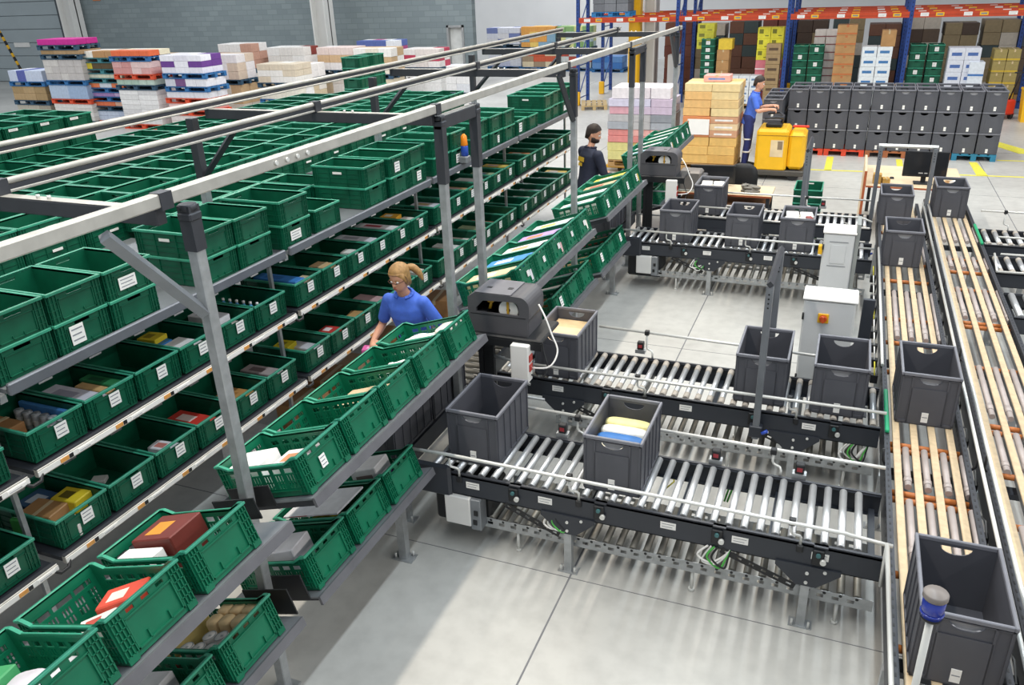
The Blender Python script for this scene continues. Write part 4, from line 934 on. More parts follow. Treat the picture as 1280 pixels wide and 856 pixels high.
rail(M1, [(.5, 4.24, .765), (.5, 4.22, .62), (.5, 4.2, .5)], .011)
rail(M1, [(1.075, 1.6, .80), (1.075, 12.2, .80)]); rail(M2, [(1.125, 1.6, .83), (1.125, 12.4, .83)])
for y in (3.0, 5.4, 7.2, 9.0, 10.8):
    for x, p in ((1.075, M1), (1.125, M2)):
        obj('rail_bracket', MB().tube([(x, y, .80), (x, y, .7), (x+(-.03 if x < 1.1 else .03), y, .66)], .009, 6).mesh('rail_bracket', BK), p)
for y in (3.2, 5.3, 6.9, 8.3, 9.4): obj('rail_bracket', MB().tube([(.495, y, .79), (.5, y, .7), (.52, y, .66)], .009, 6).mesh('rail_bracket', BK), M1)
obj('green_guide', MB().bev(.52, .55, 5.72, 6.4, .682, .71, .006).mesh('green_guide', GN), M1)
obj('green_guide', MB().bev(1.65, 1.68, 10.75, 11.6, .682, .71, .006).mesh('green_guide', GN), M2)
R = random.Random(3)
for k in range(16):       # cables and small valves in the gap beside the lines
    y = 3.0+k*.6
    obj('valve_block', MB().bev(1.085, 1.115, y, y+.06, .5, .56, .004, 0).tube([(1.1, y, .56), (1.1, y+.12, .6), (1.1, y+.3, .52)], .006, 6, 1).mesh('valve_block', [BK, CH]), M2)
for k in range(9):
    y = 6.9+k*.33
    obj('valve_block', MB().bev(.44, .5, y, y+.05, .5, .58, .004, 0).tube([(.47, y, .58), (.46, y+.1, .66), (.48, y+.2, .56)], .006, 6, 1).mesh('valve_block', [BK, WH if k % 4 else mat('cable_yellow', 'd8cf3c', .4)]), M1)
tote(.785, 3.66, .6645, 'large grey tote nearest the camera on the left belt line, behind the blue beacon', 'totes on the belt lines', 0)
tote(.785, 6.24, .6645, 'empty grey tote on the left belt line level with the cabinet totes', 'totes on the belt lines', 0)
tote(.735, 9.98, .6645, 'grey tote on the left belt line before the steel portal', 'totes on the belt lines', 0)
tote(.7, 11.7, .6645, 'grey tote on the left belt line under the steel portal', 'totes on the belt lines', 0)
tote(1.39, 12.28, .6645, 'grey tote on the right belt line below the cardboard box', 'totes on the belt lines', 0)
# ---------------------------------------------------------------- spurs leaving to the right
E1 = spur('farthest roller conveyor leaving to the right edge', 1.72, 4.2, 10.98, 11.63, ZC, .12, True, (2.2, 3.6), [(1.85, 10.94, .74), (4.2, 10.94, .74)], [(1.72, 11.7, .86), (4.2, 11.7, .86)], (2.25,), (), ((2.0, .86),), r=.028)
E2 = spur('middle roller conveyor leaving to the right edge', 1.72, 4.2, 9.92, 10.48, ZC, .12, True, (2.3, 3.6), [(1.72, 9.82, .66), (4.2, 9.82, .7)], [(1.8, 10.3, .72), (4.2, 10.3, .74)], (2.5,), (), (), r=.028)
E3 = spur('nearest roller conveyor leaving to the right edge', 1.72, 4.2, 8.55, 9.2, ZC, .13, False, (2.3, 3.6), None, None, (2.5,), (), (), r=.032)
rail(E2, [(1.74, 10.3, .72), (1.72, 9.82, .66)])
# ---------------------------------------------------------------- sensor portals and posts
def portal(label, p, q, z0, z1, arm=None, w=.026):
    t = thing('sensor_portal', label, 'portal', (0, 0, 0))
    m = mat('portal_grey', '7b7f85', .4, .35)
    for (x, y) in (p, q):
        obj('post', MB().bev(x-w, x+w, y-w, y+w, z0, z1, .004).mesh('post', m), t)
        hp = cached('hplug', lambda: MB().tube([(0, -.002, 0), (0, 0, 0)], .007, 8).mesh('hole_plug', BK))
        for k in range(4): obj('hole_plug', hp, t, (x, y-w, z1-.06-k*.035))
    a, b_ = Vector((*p, z1+.018)), Vector((*q, z1+.018)); d = (b_-a).normalized()
    obj('top_bar', MB().tube([a-d*.03, b_+d*.03], .026, 4, smooth=False).mesh('top_bar', DK if arm else CH), t)
    for (x, y) in (p, q): obj('clamp', MB().bev(x-.05, x+.05, y-.035, y+.035, z0+.02, z0+.12, .008, 0).tube([(x+.05, y-.04, z0+.07), (x+.09, y-.04, z0+.1)], .014, 8, 1).mesh('clamp', [SL, mat('knob_blue', '2f4fb8', .4)]), t)
    return t
portal('grey sensor portal standing across the second spur', (-.385, 5.80), (-.385, 6.64), .42, 1.70, True)
portal('grey sensor portal across the farthest spur, behind the tote of paper', (-.45, 11.22), (-.45, 12.1), .42, 1.62, True)
portal('steel portal spanning the left belt line in front of the desk', (.44, 12.0), (1.1, 12.0), .0, 1.57)
# stop bracket arm on spur B
# blue topped beacon post near the camera
bp = thing('beacon_post', 'white post with a blue beacon and grey cap, bottom right of the picture', 'beacon', (.575, 3.06, 0))
obj('pole', MB().tube([(0, 0, 0), (0, 0, 1.3)], .016, 12).tube([(0, 0, 0), (0, 0, .01)], .06, 12).mesh('pole', CH), bp)
obj('blue_lens', MB().lathe([(.034, 1.3), (.044, 1.305), (.046, 1.39), (.04, 1.395)], 20).lathe([(.047, 1.318), (.048, 1.322), (.047, 1.326)], 20).mesh('blue_lens', mat('beacon_blue', '22389c', .25, coat=.4)), bp)
obj('cap', MB().lathe([(.046, 1.395), (.05, 1.4), (.05, 1.42), (.046, 1.426), (.0, 1.428)], 20).mesh('cap', mat('cap_grey', '7d7672', .4)), bp)
obj('base_ring', MB().lathe([(.02, 1.285), (.04, 1.287), (.046, 1.3), (.03, 1.305)], 16).mesh('base_ring', BK), bp)
# small photo-sensor boxes on the back rails
for t, x, y, z in ((B, -1.52, 6.66, .66), (D, -.2, 12.08, .7), (A, -1.72, 5.02, .66), (A, -.58, 5.02, .66), (A, -.02, 5.02, .66)):
    obj('photo_sensor', MB().bev(x-.03, x+.03, y-.025, y+.025, z, z+.075, .006, 0).box(x-.018, x+.018, y-.027, y-.025, z+.02, z+.05, 1).box(x-.045, x+.045, y-.03, y+.03, z-.035, z, 2).mesh('photo_sensor', [BK, mat('sensor_red', 'a03038', .4), GV]), t)
# ================================================================ label printers at the two packing stations
def printer_station(dy, where):
    st = thing('printer_stand', 'black printer stand with a white switch box '+where, 'stand', (-2.3, 5.44+dy, 0))
    obj('tray', MB().bev(-.27, .34, -.2, .22, 1.25, 1.285, .01).box(-.27, .34, -.205, -.195, 1.2, 1.26).mesh('tray', BK), st)
    obj('column', MB().box(-.24, -.2, -.1, -.06, 0, 1.25).box(-.15, -.11, -.1, -.06, 0, 1.25).box(-.2, -.15, -.09, -.07, 0, 1.25).box(-.28, -.06, -.18, .1, 0, .012).mesh('column', BK), st)
    for p_, q_ in (((-.12, -.08, 1.05), (.16, -.2, 1.08)), ((-.12, -.08, .85), (.2, -.1, .85)), ((-.3, -.05, .7), (.3, -.05, .7))):
        obj('side_arm', MB().tube([p_, q_], .012, 8).mesh('side_arm', GV), st)
    sw = obj('switch_box', MB().bev(.1, .25, -.255, -.17, .94, 1.25, .008).mesh('switch_box', WH), st)
    RD_ = mat('socket_red', 'b8352c', .4)
    for z in (1.06, 1.14): obj('socket', MB().bev(.25, .258, -.245, -.18, z-.03, z+.03, .003).mesh('socket', RD_), sw)
    obj('cable', MB().tube(cable_pts([(.25, .0, 1.5), (.32, -.05, 1.42), (.38, -.08, 1.3), (.44, -.12, 1.18), (.4, -.2, 1.08), (.25, -.2, 1.05)]), .007, 8).mesh('cable', WH), st)
    obj('cable', MB().tube(cable_pts([(.27, -.05, 1.28), (.33, -.12, 1.15), (.37, -.16, 1.05), (.34, -.2, .98), (.25, -.2, .99)]), .006, 8).mesh('cable', BK), st)
    p = thing('label_printer', 'grey label printer with visible paper roll '+where, 'printer', (-2.32, 5.44+dy, 1.2855))
    # housing: rounded hood outline in the XZ plane, window cut through the side facing the camera
    prof = [(-.26, 0), (.235, 0), (.235, .12), (.25, .15)]+[(.25-.085+.085*math.cos(a), .235+.085*math.sin(a)) for a in [math.pi*k/12 for k in range(0, 7)]]+[(-.2, .32), (-.26, .28)]
    win = [(-.19, .165), (.165, .165)]+[(.165-.05+.05*math.cos(a), .225+.05*math.sin(a)) for a in [math.pi*k/10 for k in range(0, 6)]]+[(-.13, .262), (-.19, .2)]
    M = frame((0, -.15, 0), (1, 0, 0), (0, 0, 1), (0, -1, 0))
    b = MB(); b.plate(prof, [win], .02, M)
    b.prism(prof, .02, frame((0, .15, 0), (1, 0, 0), (0, 0, 1), (0, -1, 0)))
    n = len(prof)
    for k in range(n):       # hood skin between the two side cheeks
        (u0, v0), (u1, v1) = prof[k], prof[(k+1) % n]
        t_ = Vector((u1-u0, v1-v0)).normalized(); nx, nz = -t_.y*.01, t_.x*.01
        b.add([(u0, -.145, v0), (u1, -.145, v1), (u1, .145, v1), (u0, .145, v0), (u0+nx, -.145, v0+nz), (u1+nx, -.145, v1+nz), (u1+nx, .145, v1+nz), (u0+nx, .145, v0+nz)], [(0, 1, 2, 3), (7, 6, 5, 4)], 0)
    obj('housing', b.mesh('housing', PR), p)
    obj('top_cover', MB().bev(-.2, .1, -.155, .155, .321, .329, .003, 0).box(-.14, -.1, -.05, -.02, .329, .331, 1).box(.03, .07, -.04, 0, .329, .331, 1).mesh('top_cover', [mat('printer_lid', '6c6b70', .5), BK]), p)
    obj('label_roll', MB().tube([(.06, -.11, .185), (.06, .08, .185)], .08, 24, 0, smooth=False).tube([(.06, -.115, .185), (.06, .085, .185)], .016, 12, 1).mesh('label_roll', [PA, BK]), p)
    obj('roll_clip', MB().box(.052, .068, -.125, -.112, .12, .27).mesh('roll_clip', mat('clip_yellow', 'c99a2a', .5)), p)
    obj('ribbon_lever', MB().tube([(-.1, -.1, .18), (-.08, -.1, .25)], .012, 8).bev(-.11, -.06, -.12, -.09, .235, .26, .004).mesh('ribbon_lever', mat('clip_yellow', 'c99a2a', .5)), p)
    obj('print_head', MB().bev(-.24, -.12, -.12, .12, .05, .16, .01).mesh('print_head', BK), p)
    obj('front_door_seam', MB().box(-.24, .22, -.1625, -.1602, .148, .152).mesh('front_door_seam', BK), p)
    return st
printer_station(0, 'beside the first order shelf gap')
printer_station(5.62, 'at the farther station near the man')
# small grey device right of the farther printer
dv = thing('tape_machine', 'squat grey metal machine on the bench behind the farther printer', 'machine', (-2.13, 12.35, .771))
obj('casing', MB().bev(-.17, .17, -.15, .15, 0, .3, .03).mesh('casing', mat('machine_grey', '8a8480', .45, .3)), dv)
obj('feed_slot', MB().bev(.17, .24, -.1, .1, .05, .24, .01).box(.24, .243, -.05, .05, .08, .2, 0).mesh('feed_slot', PR), dv)
# ---------------------------------------------------------------- control cabinets
def cabinet(label, x0, x1, y0, y1, z0, z1, knob=True, hinge=-1):
    t = thing('control_cabinet', label, 'cabinet', ((x0+x1)/2, (y0+y1)/2, 0))
    w, d = (x1-x0)/2, (y1-y0)/2
    CG = mat('cabinet_grey', 'cfd1d2', .45, var=.04)
    obj('cabinet_body', MB().bev(-w, w, -d+.02, d, z0, z1, .008).mesh('cabinet_body', CG), t)
    obj('cabinet_top', MB().bev(-w-.012, w+.012, -d-.01, d+.012, z1, z1+.02, .006).mesh('cabinet_top', WH), t)
    dr = obj('door', MB().bev(-w+.01, w-.01, -d, -d+.02, z0+.01, z1-.01, .006).mesh('door', CG), t)
    for z in (z0+.15, z1-.15): obj('hinge', MB().tube([(hinge*(w-.004), -d-.008, z-.03), (hinge*(w-.004), -d-.008, z+.03)], .009, 8).mesh('hinge', BK), dr)
    if knob:
        obj('switch_plate', MB().bev(-.045-.04, .045-.04, -d-.012, -d, z1-.2, z1-.11, .006).mesh('switch_plate', YE), dr)
        obj('switch_knob', MB().tube([(-.04, -d-.012, z1-.155), (-.04, -d-.04, z1-.155)], [.034, .028], 16).bev(-.048, -.032, -d-.055, -d-.03, z1-.185, z1-.125, .004).mesh('switch_knob', mat('knob_orange', 'c8501e', .4)), dr)
    else:
        obj('vent_panel', MB().bev(-w*.5, w*.5, -d-.006, -d, z1-.33, z1-.12, .004, 0).mesh('vent_panel', GVD if False else CG), dr)
        for z in (z1-.36, z1-.09): obj('panel_groove', MB().box(-w*.6, w*.6, -d-.003, -d, z-.004, z+.004).mesh('panel_groove', GVD), dr)
    for sx in (-1, 1):
        for sy in (-1, 1): obj('leg', MB().box(sx*(w-.03)-.018, sx*(w-.03)+.018, sy*(d-.04)-.018, sy*(d-.04)+.018, 0, z0).mesh('leg', DK), t)
    return t
c1 = cabinet('grey control cabinet with an orange rotary switch on a yellow plate', -.17, .25, 6.95, 7.25, .3, 1.19)
c2 = cabinet('narrower grey control cabinet without a switch, behind the first cabinet', -.10, .215, 9.02, 9.34, .25, 1.19, False)
obj('side_panel', MB().box(.16, .2, -.14, .22, .25, 1.3).mesh('side_panel', mat('panel_grey', '8f9391', .5)), c2)
obj('key_switch', MB().bev(-.2, -.157, -.17, -.1, .95, 1.05, .006).mesh('key_switch', YE), c2)
dpn = tag(obj('mounting_plate', MB().bev(-.05, .05, -.02, .02, 0, 1.12, .004).box(-.12, .12, -.1, .1, 0, .01).mesh('mounting_plate', SL), None, (.36, 7.3, 0)), 'dark slate upright plate right of the cabinet with the orange switch', 'plate')
# ---------------------------------------------------------------- bench and desk at the back
bn = thing('work_bench', 'brown wooden bench behind the farthest spur', 'bench', (-1.62, 12.45, 0))
obj('bench_top', MB().bev(-.7, .7, -.3, .35, .74, .77, .006, 0).box(-.7, .7, -.303, -.299, .742, .768, 1).mesh('bench_top', [WD, EDGE]), bn)
obj('bench_shelf', MB().bev(-.67, .67, -.26, .3, .6, .62, .004).mesh('bench_shelf', mat('bench_brown', '8f5f3a', .6)), bn)
for sx in (-.65, .65):
    for sy in (-.24, .28): obj('leg', MB().box(sx-.025, sx+.025, sy-.025, sy+.025, 0, .74).mesh('leg', DK), bn)
ch = thing('office_chair', 'black office chair with a rounded backrest behind the bench', 'chair', (-1.45, 13.15, 0))
lb = MB(); rings = []
for z, w in ((.56, .17), (.6, .21), (.7, .225), (.85, .225), (.95, .2), (1.0, .15), (1.02, .08)):
    rings.append([(-w, -.02+.04*(z-.6), z), (-w*.6, -.045+.03*(z-.6), z), (w*.6, -.045+.03*(z-.6), z), (w, -.02+.04*(z-.6), z), (w*.9, .04, z), (-w*.9, .04, z)])
obj('backrest', lb.loft(rings).mesh('backrest', BK), ch)
obj('seat', MB().bev(-.24, .24, .04, .5, .44, .52, .03).mesh('seat', BK), ch)
obj('back_stem', MB().tube([(0, .03, .62), (0, .06, .5), (0, .2, .43)], .025, 8).mesh('back_stem', DK), ch)
obj('gas_lift', MB().tube([(0, .27, .1), (0, .27, .44)], .028, 10).mesh('gas_lift', DK), ch)
for k in range(5):
    a = 2*math.pi*k/5
    obj('base_arm', MB().tube([(0, .27, .11), (.27*math.cos(a), .27+.27*math.sin(a), .06)], .022, 8).mesh('base_arm', BK), ch)
    obj('caster', MB().tube([(.27*math.cos(a)-.02, .27+.27*math.sin(a), .028), (.27*math.cos(a)+.02, .27+.27*math.sin(a), .028)], .028, 10).mesh('caster', BK), ch)
scn = thing('wide_screen', 'wide black screen standing on the bench beside the office chair', 'screen', (-1.86, 12.68, .7705), (0, 0, .1))
obj('screen_panel', MB().bev(-.34, .34, -.015, .02, .03, .31, .008, 0).box(-.31, .31, -.0165, -.015, .05, .29, 1).mesh('screen_panel', [BK, mat('screen_glass', '26282c', .15)]), scn)
obj('stand', MB().bev(-.1, .1, -.06, .08, 0, .012, .003).box(-.03, .03, .0, .02, .01, .05).mesh('stand', BK), scn)
cl = MB(); R = random.Random(5)
for k in range(7): cl.tube([(R.uniform(-.12, .12), R.uniform(-.06, .06), .03+.012*k)]+[(R.uniform(-.14, .14), R.uniform(-.07, .07), .03+.015*k) for _ in range(4)], .018, 6)
cl.bev(-.1, .1, -.07, .07, 0, .06, .015)
tag(obj('cable_heap', cl.mesh('cable_heap', mat('cable_grey', '8a857c', .6)), None, (-1.22, 12.28, .772)), 'heap of grey cables on the right end of the bench', 'cables')
# green crates stacked behind the farthest spur
for k in range(4):
    crate((-.44, 12.8, .001+.2*k), ['bottom green crate', 'second green crate up', 'third green crate up', 'topmost green crate'][k]+' in the pile behind the farthest spur', 'pile of green crates behind the farthest spur', rot=(0, 0, -math.pi/2), handle=True)
# desk
dk = thing('desk', 'pale wooden desk with an orange edge and side board at the end of the belts', 'desk', (.95, 13.95, 0))
obj('desk_top', MB().bev(-.6, .75, -.75, .75, .735, .765, .004, 0).box(-.6, .75, -.7535, -.7495, .737, .763, 1).mesh('desk_top', [WD, EDGE]), dk)
obj('side_board', MB().bev(-.64, -.605, -.75, .5, .0, .98, .004).mesh('side_board', WD), dk)
obj('side_board_edge', MB().box(-.641, -.604, -.754, -.7505, .0, .98).mesh('side_board_edge', EDGE), dk)
for x in (-.5, .7): obj('leg', MB().box(x-.025, x+.025, .66, .72, 0, .735).mesh('leg', DK), dk)
obj('leg', MB().box(.67, .72, -.72, -.67, 0, .735).mesh('leg', DK), dk)
mo = thing('monitor', 'black computer monitor seen from the front on the pale desk', 'monitor', (1.14, 13.5, .7655))
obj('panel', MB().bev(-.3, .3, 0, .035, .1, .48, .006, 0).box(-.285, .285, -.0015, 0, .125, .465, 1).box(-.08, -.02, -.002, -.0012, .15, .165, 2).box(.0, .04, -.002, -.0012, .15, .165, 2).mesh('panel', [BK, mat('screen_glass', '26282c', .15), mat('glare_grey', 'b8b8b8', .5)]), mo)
obj('foot', MB().bev(-.13, .13, -.08, .12, 0, .015, .004).mesh('foot', BK), mo)
obj('neck', MB().bev(-.035, .035, .03, .06, .01, .2, .004).mesh('neck', BK), mo)
tag(obj('mouse', MB().lathe([(.03, 0), (.034, .008), (.026, .024), (.0, .03)], 14).mesh('mouse', BK), None, (.72, 13.75, .766)), 'black mouse lying on the pale desk', 'mouse')
for i, (x, y, w, h, lb_) in enumerate(((.5, 13.42, .12, .14, 'small brown carton at the left end of the desk, the taller one'), (.62, 13.38, .1, .09, 'small brown carton beside the taller one on the desk'))):
    tag(obj('carton', carton_mesh(w, .14, h, mat('carton_ochre', 'b08a45', .8), TAPE), None, (x, y, .766), (0, 0, .2*i)), lb_, 'carton')
oc = MB()
for a in ((-.14, .14, -.1, -.094), (-.14, .14, .094, .1)): oc.box(a[0], a[1], a[2], a[3], 0, .11)
for a in ((-.14, -.134), (.134, .14)): oc.box(a[0], a[1], -.094, .094, 0, .11)
oc.box(-.134, .134, -.094, .094, 0, .005)
oo = tag(obj('open_carton', oc.mesh('open_carton', CBL), None, (1.55, 13.2, .7665)), 'open cardboard box with paper inside at the right of the monitor', 'carton')
obj('flap', MB().box(-.13, -.06, -.16, -.1, .105, .11).box(.05, .13, -.16, -.1, .105, .11).mesh('flap', CBL), oo)
tag(obj('paper_wad', MB().loft([[(-.1, -.07, 0), (.1, -.07, 0), (.1, .07, 0), (-.1, .07, 0)], [(-.06, -.05, .13), (.08, -.04, .12), (.06, .05, .14), (-.08, .04, .11)]], 0, False).mesh('paper_wad', PA), None, (1.55, 13.2, .773)), 'white paper sticking out of the open cardboard box on the desk', 'paper')
# ================================================================ pallet truck with its two loads
TY = 16.95
tr = thing('pallet_truck', 'yellow electric rider pallet truck driving behind the conveyors', 'truck', (-1.2, TY, 0))
obj('chassis', MB().bev(-.48, .5, -.4, .4, .09, .2, .02).mesh('chassis', mat('truck_dark', '4a4640', .5)), tr)
obj('battery_body', MB().bev(-.44, .16, -.4, .4, .17, .98, .05).mesh('battery_body', YE), tr)
obj('motor_hood', MB().bev(.165, .47, -.38, .38, .22, .92, .06).mesh('motor_hood', YE), tr)
obj('body_seam', MB().box(-.43, .46, -.4035, -.4, .86, .87).mesh('body_seam', mat('seam_brown', '8a6210', .6)), tr)
obj('rating_plate', MB().box(-.16, .08, -.405, -.401, .46, .78, 0).box(-.03, .06, -.4058, -.405, .6, .76, 1).mesh('rating_plate', [mat('plate_pale', 'e0c9a0', .5), mat('plate_print', '8a765e', .6)]), tr)
obj('rider_platform', MB().bev(-.82, -.46, -.38, .38, .12, .17, .01).mesh('rider_platform', BK), tr)
for s in (-1, 1):
    obj('fork', MB().bev(-3.5, -.8, s*.2-.08, s*.2+.08, .07, .125, .01).mesh('fork', YE), tr)
    obj('wheel', MB().tube([(.3, s*.3-.05, .11), (.3, s*.3+.05, .11)], .11, 16).mesh('wheel', BK), tr)
    obj('load_wheel', MB().tube([(-3.2, s*.2-.04, .04), (-3.2, s*.2+.04, .04)], .04, 12).mesh('load_wheel', BK), tr)
obj('steering_console', MB().bev(-.3, .0, -.2, .2, .98, 1.06, .02).mesh('steering_console', BK), tr)
obj('handlebar', MB().tube([(-.32, -.3, 1.17), (-.1, -.3, 1.2), (.0, -.15, 1.16), (.0, .15, 1.16), (-.1, .3, 1.2), (-.32, .3, 1.17)], .022, 8).tube([(-.02, 0, 1.05), (.0, 0, 1.16)], .03, 8).mesh('handlebar', DK), tr)
obj('red_lever', MB().bev(.2, .5, -.1, -.04, .98, 1.02, .01).mesh('red_lever', mat('jack_red', 'd63a26', .4)), tr)
CYL = C('e3c188', 'dcb474', 'd9a860')
pallet('b08a58', 'wooden pallet on the truck forks under the yellow cartons', (-2.55, TY, .127), math.pi/2, None, L=1.1, Wd=.86)
load('tall wrapped load of sand coloured cartons directly behind the truck rider', (-2.55, TY, .275), 1.06, .84, .52, 2, 2, 3, C('e0b56a', 'd8a85c'))
l2 = load('middle tier of cartons with orange and white bands behind the rider', (-2.55, TY, .797), 1.08, .85, .4, 2, 2, 3, C('d98a58', 'e6c9a0', 'cc9a78'), cmat('ece9e4'), style=0)
load('topmost tier of pale yellow cartons behind the rider', (-2.55, TY, 1.2), 1.06, .84, .62, 2, 2, 4, C('e8cf9a', 'e0c088', 'e6b878'))
tag(obj('carton', carton_mesh(.5, .4, .12, cmat('e2a8a0'), TAPE, cmat('6a8ac8'), 0), None, (-2.5, TY, 1.822)), 'flat pink carton on top of the sand coloured load', 'carton')
sh = obj('shipping_sheet', MB().box(-.3, .1, -.012, -.006, .0, .3).mesh('shipping_sheet', PA), l2, (-.1, -.435, .05))
pallet('b08a58', 'wooden pallet under the pink and white load at the fork tips', (-3.95, TY, .127), math.pi/2, None, L=1.3, Wd=.86)
load('lowest tier of yellow and green packs at the fork tips', (-3.95, TY, .275), 1.34, .84, .36, 3, 2, 2, C('d8cf8a', 'e0d49a', 'c8b070'))
load('second tier of rosy red packs at the fork tips', (-3.95, TY, .637), 1.34, .84, .26, 3, 2, 2, C('d98a86', 'e3aaa4'))
load('third tier of grey packs at the fork tips', (-3.95, TY, .9), 1.34, .84, .3, 3, 2, 2, C('a6aab2', '8d9199', 'b8b6b8'))
load('fourth tier of lilac and pink packs at the fork tips', (-3.95, TY, 1.203), 1.3, .84, .3, 3, 2, 2, C('c9b8cc', 'd9a4b0', 'd0cce0'))
load('topmost tier of white packs at the fork tips', (-3.95, TY, 1.506), 1.2, .8, .22, 3, 2, 1, C('e8e2e6', 'dfd6dc', 'cfd2e4'))
# crate tower and pink load between the truck and the racks
for k in range(9):
    crate((-4.2, 26.3, .147+.2*k), 'green crate in the tall tower on the left rack floor, %s up' % nth(k), 'tall green crate tower in the left rack bay', CR, (0, 0, -math.pi/2), (.12, .1, .0, .1))
for gi, (gx, gn, gw) in enumerate(((-1.55, 8, 'centre rack bay, left column'), (-1.12, 8, 'centre rack bay, right column'), (1.52, 8, 'right rack bay, left column'), (1.97, 8, 'right rack bay, right column'))):
    for k in range(gn):
        crate((gx, 26.25, .147+.2*k), 'green crate in the %s, %s up' % (gw, nth(k)), 'green crate columns on the rack floor', CR, (0, 0, -math.pi/2), (.1, .11, .0, .1) if (k % 2 == gi % 2) else None)
wc = thing('white_cabinet', 'narrow white cabinet standing beside the white column by the racks', 'cabinet', (-5.55, 28.0, 0))
obj('cabinet_body', MB().bev(-.22, .22, -.2, .2, 0, 1.35, .01).mesh('cabinet_body', CW), wc)
obj('door', MB().bev(-.2, .2, -.215, -.2, .03, 1.32, .005).mesh('door', WHW), wc)
# ================================================================ goods lying in the crates
def can_mesh(r, h, body, lid):
    def f():
        b = MB(); b.lathe([(r*.94, 0), (r, .004), (r, h-.006), (r*.96, h-.002)], 18, 0).lathe([(r*.97, h-.004), (r*.99, h), (r*.9, h), (r*.88, h-.004), (0, h-.004)], 18, 1)
        b.box(-.004, .012, -.006, .006, h-.004, h-.001, 1); b.lathe([(r*1.003, h*.25), (r*1.004, h*.3), (r*1.004, h*.6), (r*1.003, h*.65)], 18, 2)
        return b.mesh('can', [body, lid, PA])
    return cached(('can', r, h, body.name), f)
def roll_mesh(w, d, h, col):          # soft square-ended pack
    def f():
        b = MB(); rings = []
        for z, s in ((0, .86), (h*.08, .97), (h*.5, 1.0), (h*.9, .98), (h, .84)):
            rings.append([(w/2*s*(abs(math.cos(a))**.5)*math.copysign(1, math.cos(a)), d/2*s*(abs(math.sin(a))**.5)*math.copysign(1, math.sin(a)), z) for a in [2*math.pi*(k+.5)/16 for k in range(16)]])
        return b.loft(rings).mesh('pack', col)
    return cached(('roll', w, d, h, col.name), f)
def bag_mesh(w, d, h, col, seed=0):   # crumpled bag or folded cloth
    def f():
        b = MB(); n = 14; vs = []; fs = []
        for side in (1, -1):
            for i in range(n+1):
                for j in range(n+1):
                    u, v = i/n*2-1, j/n*2-1
                    e = max(0, (1-u**4)*(1-v**4))**.5
                    z = h/2+(h/2*e*(1+.45*mnoise.noise(Vector((u*2.2+seed, v*2.2, side))))*side if side > 0 else -h/2*e)
                    vs.append((u*w/2*(1+.06*mnoise.noise(Vector((v*3, seed, 1)))), v*d/2*(1+.06*mnoise.noise(Vector((u*3, seed, 2)))), max(0, z)))
        N = (n+1)**2
        for s in (0, 1):
            for i in range(n):
                for j in range(n):
                    a = s*N+i*(n+1)+j; q = (a, a+n+1, a+n+2, a+1)
                    fs.append(q if s == 0 else tuple(reversed(q)))
        return b.add(vs, fs, 0, True).mesh('bag', col)
    return cached(('bag', w, d, h, col.name, seed), f)
def bottle_mesh(r, h, body, cap):
    def f():
        b = MB(); b.lathe([(r*.9, 0), (r, .006), (r, h*.6), (r*.5, h*.78), (r*.34, h*.82), (r*.34, h*.88)], 14, 0).lathe([(r*.42, h*.87), (r*.42, h*.99), (r*.36, h)], 12, 1)
        return b.mesh('bottle', [body, cap])
    return cached(('btl', r, h, body.name, cap.name), f)
def flat_place(y, zdeck):      # a pick crate: local frame at crate centre, floor of the crate
    return Matrix.Translation((-4.535, y, zdeck+.0225))
def tilt_place(y, base):
    return tilt_frame(*base) @ Matrix.Translation((-.3, y, .0165))
def put(me, F, lx, ly, rz, label, cat, group=None, name=None, lz=0, rx=0):
    M = F @ Matrix.Translation((lx, ly, lz)) @ Matrix.Rotation(rz, 4, 'Z') @ Matrix.Rotation(rx, 4, 'X')
    o = bpy.data.objects.new(name or cat.replace(' ', '_'), me); COL.objects.link(o)
    o.location = M.to_translation(); o.rotation_euler = M.to_euler()
    return tag(o, label, cat, group)
def bx(w, d, h, c, p=None, tp=None, st=3): return carton_mesh(w, d, h, cmat(c), tp, cmat(p) if p else None, st)
def U(i): return flat_place(upperY[i], 1.2505)
def L_(i): return flat_place(lowerY[i], .6155)
UP0 = 2.667
def idx(ysl, y): return min(range(len(ysl)), key=lambda k: abs(ysl[k]-y))
u0, l0 = idx(upperY, 2.9), idx(lowerY, 2.9)
# nearest upper crates, by hand
q = u0
F = U(q)
put(bx(.3, .16, .14, 'a87b4d', None, TAPE), F, -.12, -.09, 0, 'brown carton in the crate of foil pots, upper pick shelf', 'carton')
put(bx(.5, .03, .15, '4f8fd0'), F, .02, .165, 0, 'long blue box edge along the crate of foil pots', 'box')
for k in range(6): put(can_mesh(.03, .12, cmat('c8ccd0'), GV), F, -.18+k*.075, .11, 0, 'silver foil pot in the crate beside the long blue box, %s from front' % nth(5-k), 'pot', 'silver foil pots beside the blue box')
for k in range(5): put(roll_mesh(.1, .1, .06, cmat('b79a98')), F, .2-.11*(k % 3), -.11+.09*(k//3), .2, 'dusty pink pack in the crate of foil pots, %s' % nth(k), 'pack', 'dusty pink packs')
F = U(q+1)
put(bx(.46, .17, .15, 'd9d6e0', 'a8a4b4'), F, .03, -.08, 0, 'pale lilac long box in the crate with a green box, upper pick shelf', 'box')
put(bx(.3, .07, .15, 'd0aa74'), F, .1, .05, 0, 'tan narrow box between the lilac and green boxes', 'box')
put(bx(.3, .09, .16, '2c7a4a', '184f30'), F, .06, .135, 0, 'dark green patterned box beside the tan narrow box', 'box')
F = U(q+2)
put(bx(.12, .1, .05, 'd8cfc8', '8a6a58'), F, .16, -.04, .4, 'small white and brown packet alone in a crate, upper pick shelf', 'packet')
F = U(q+3)
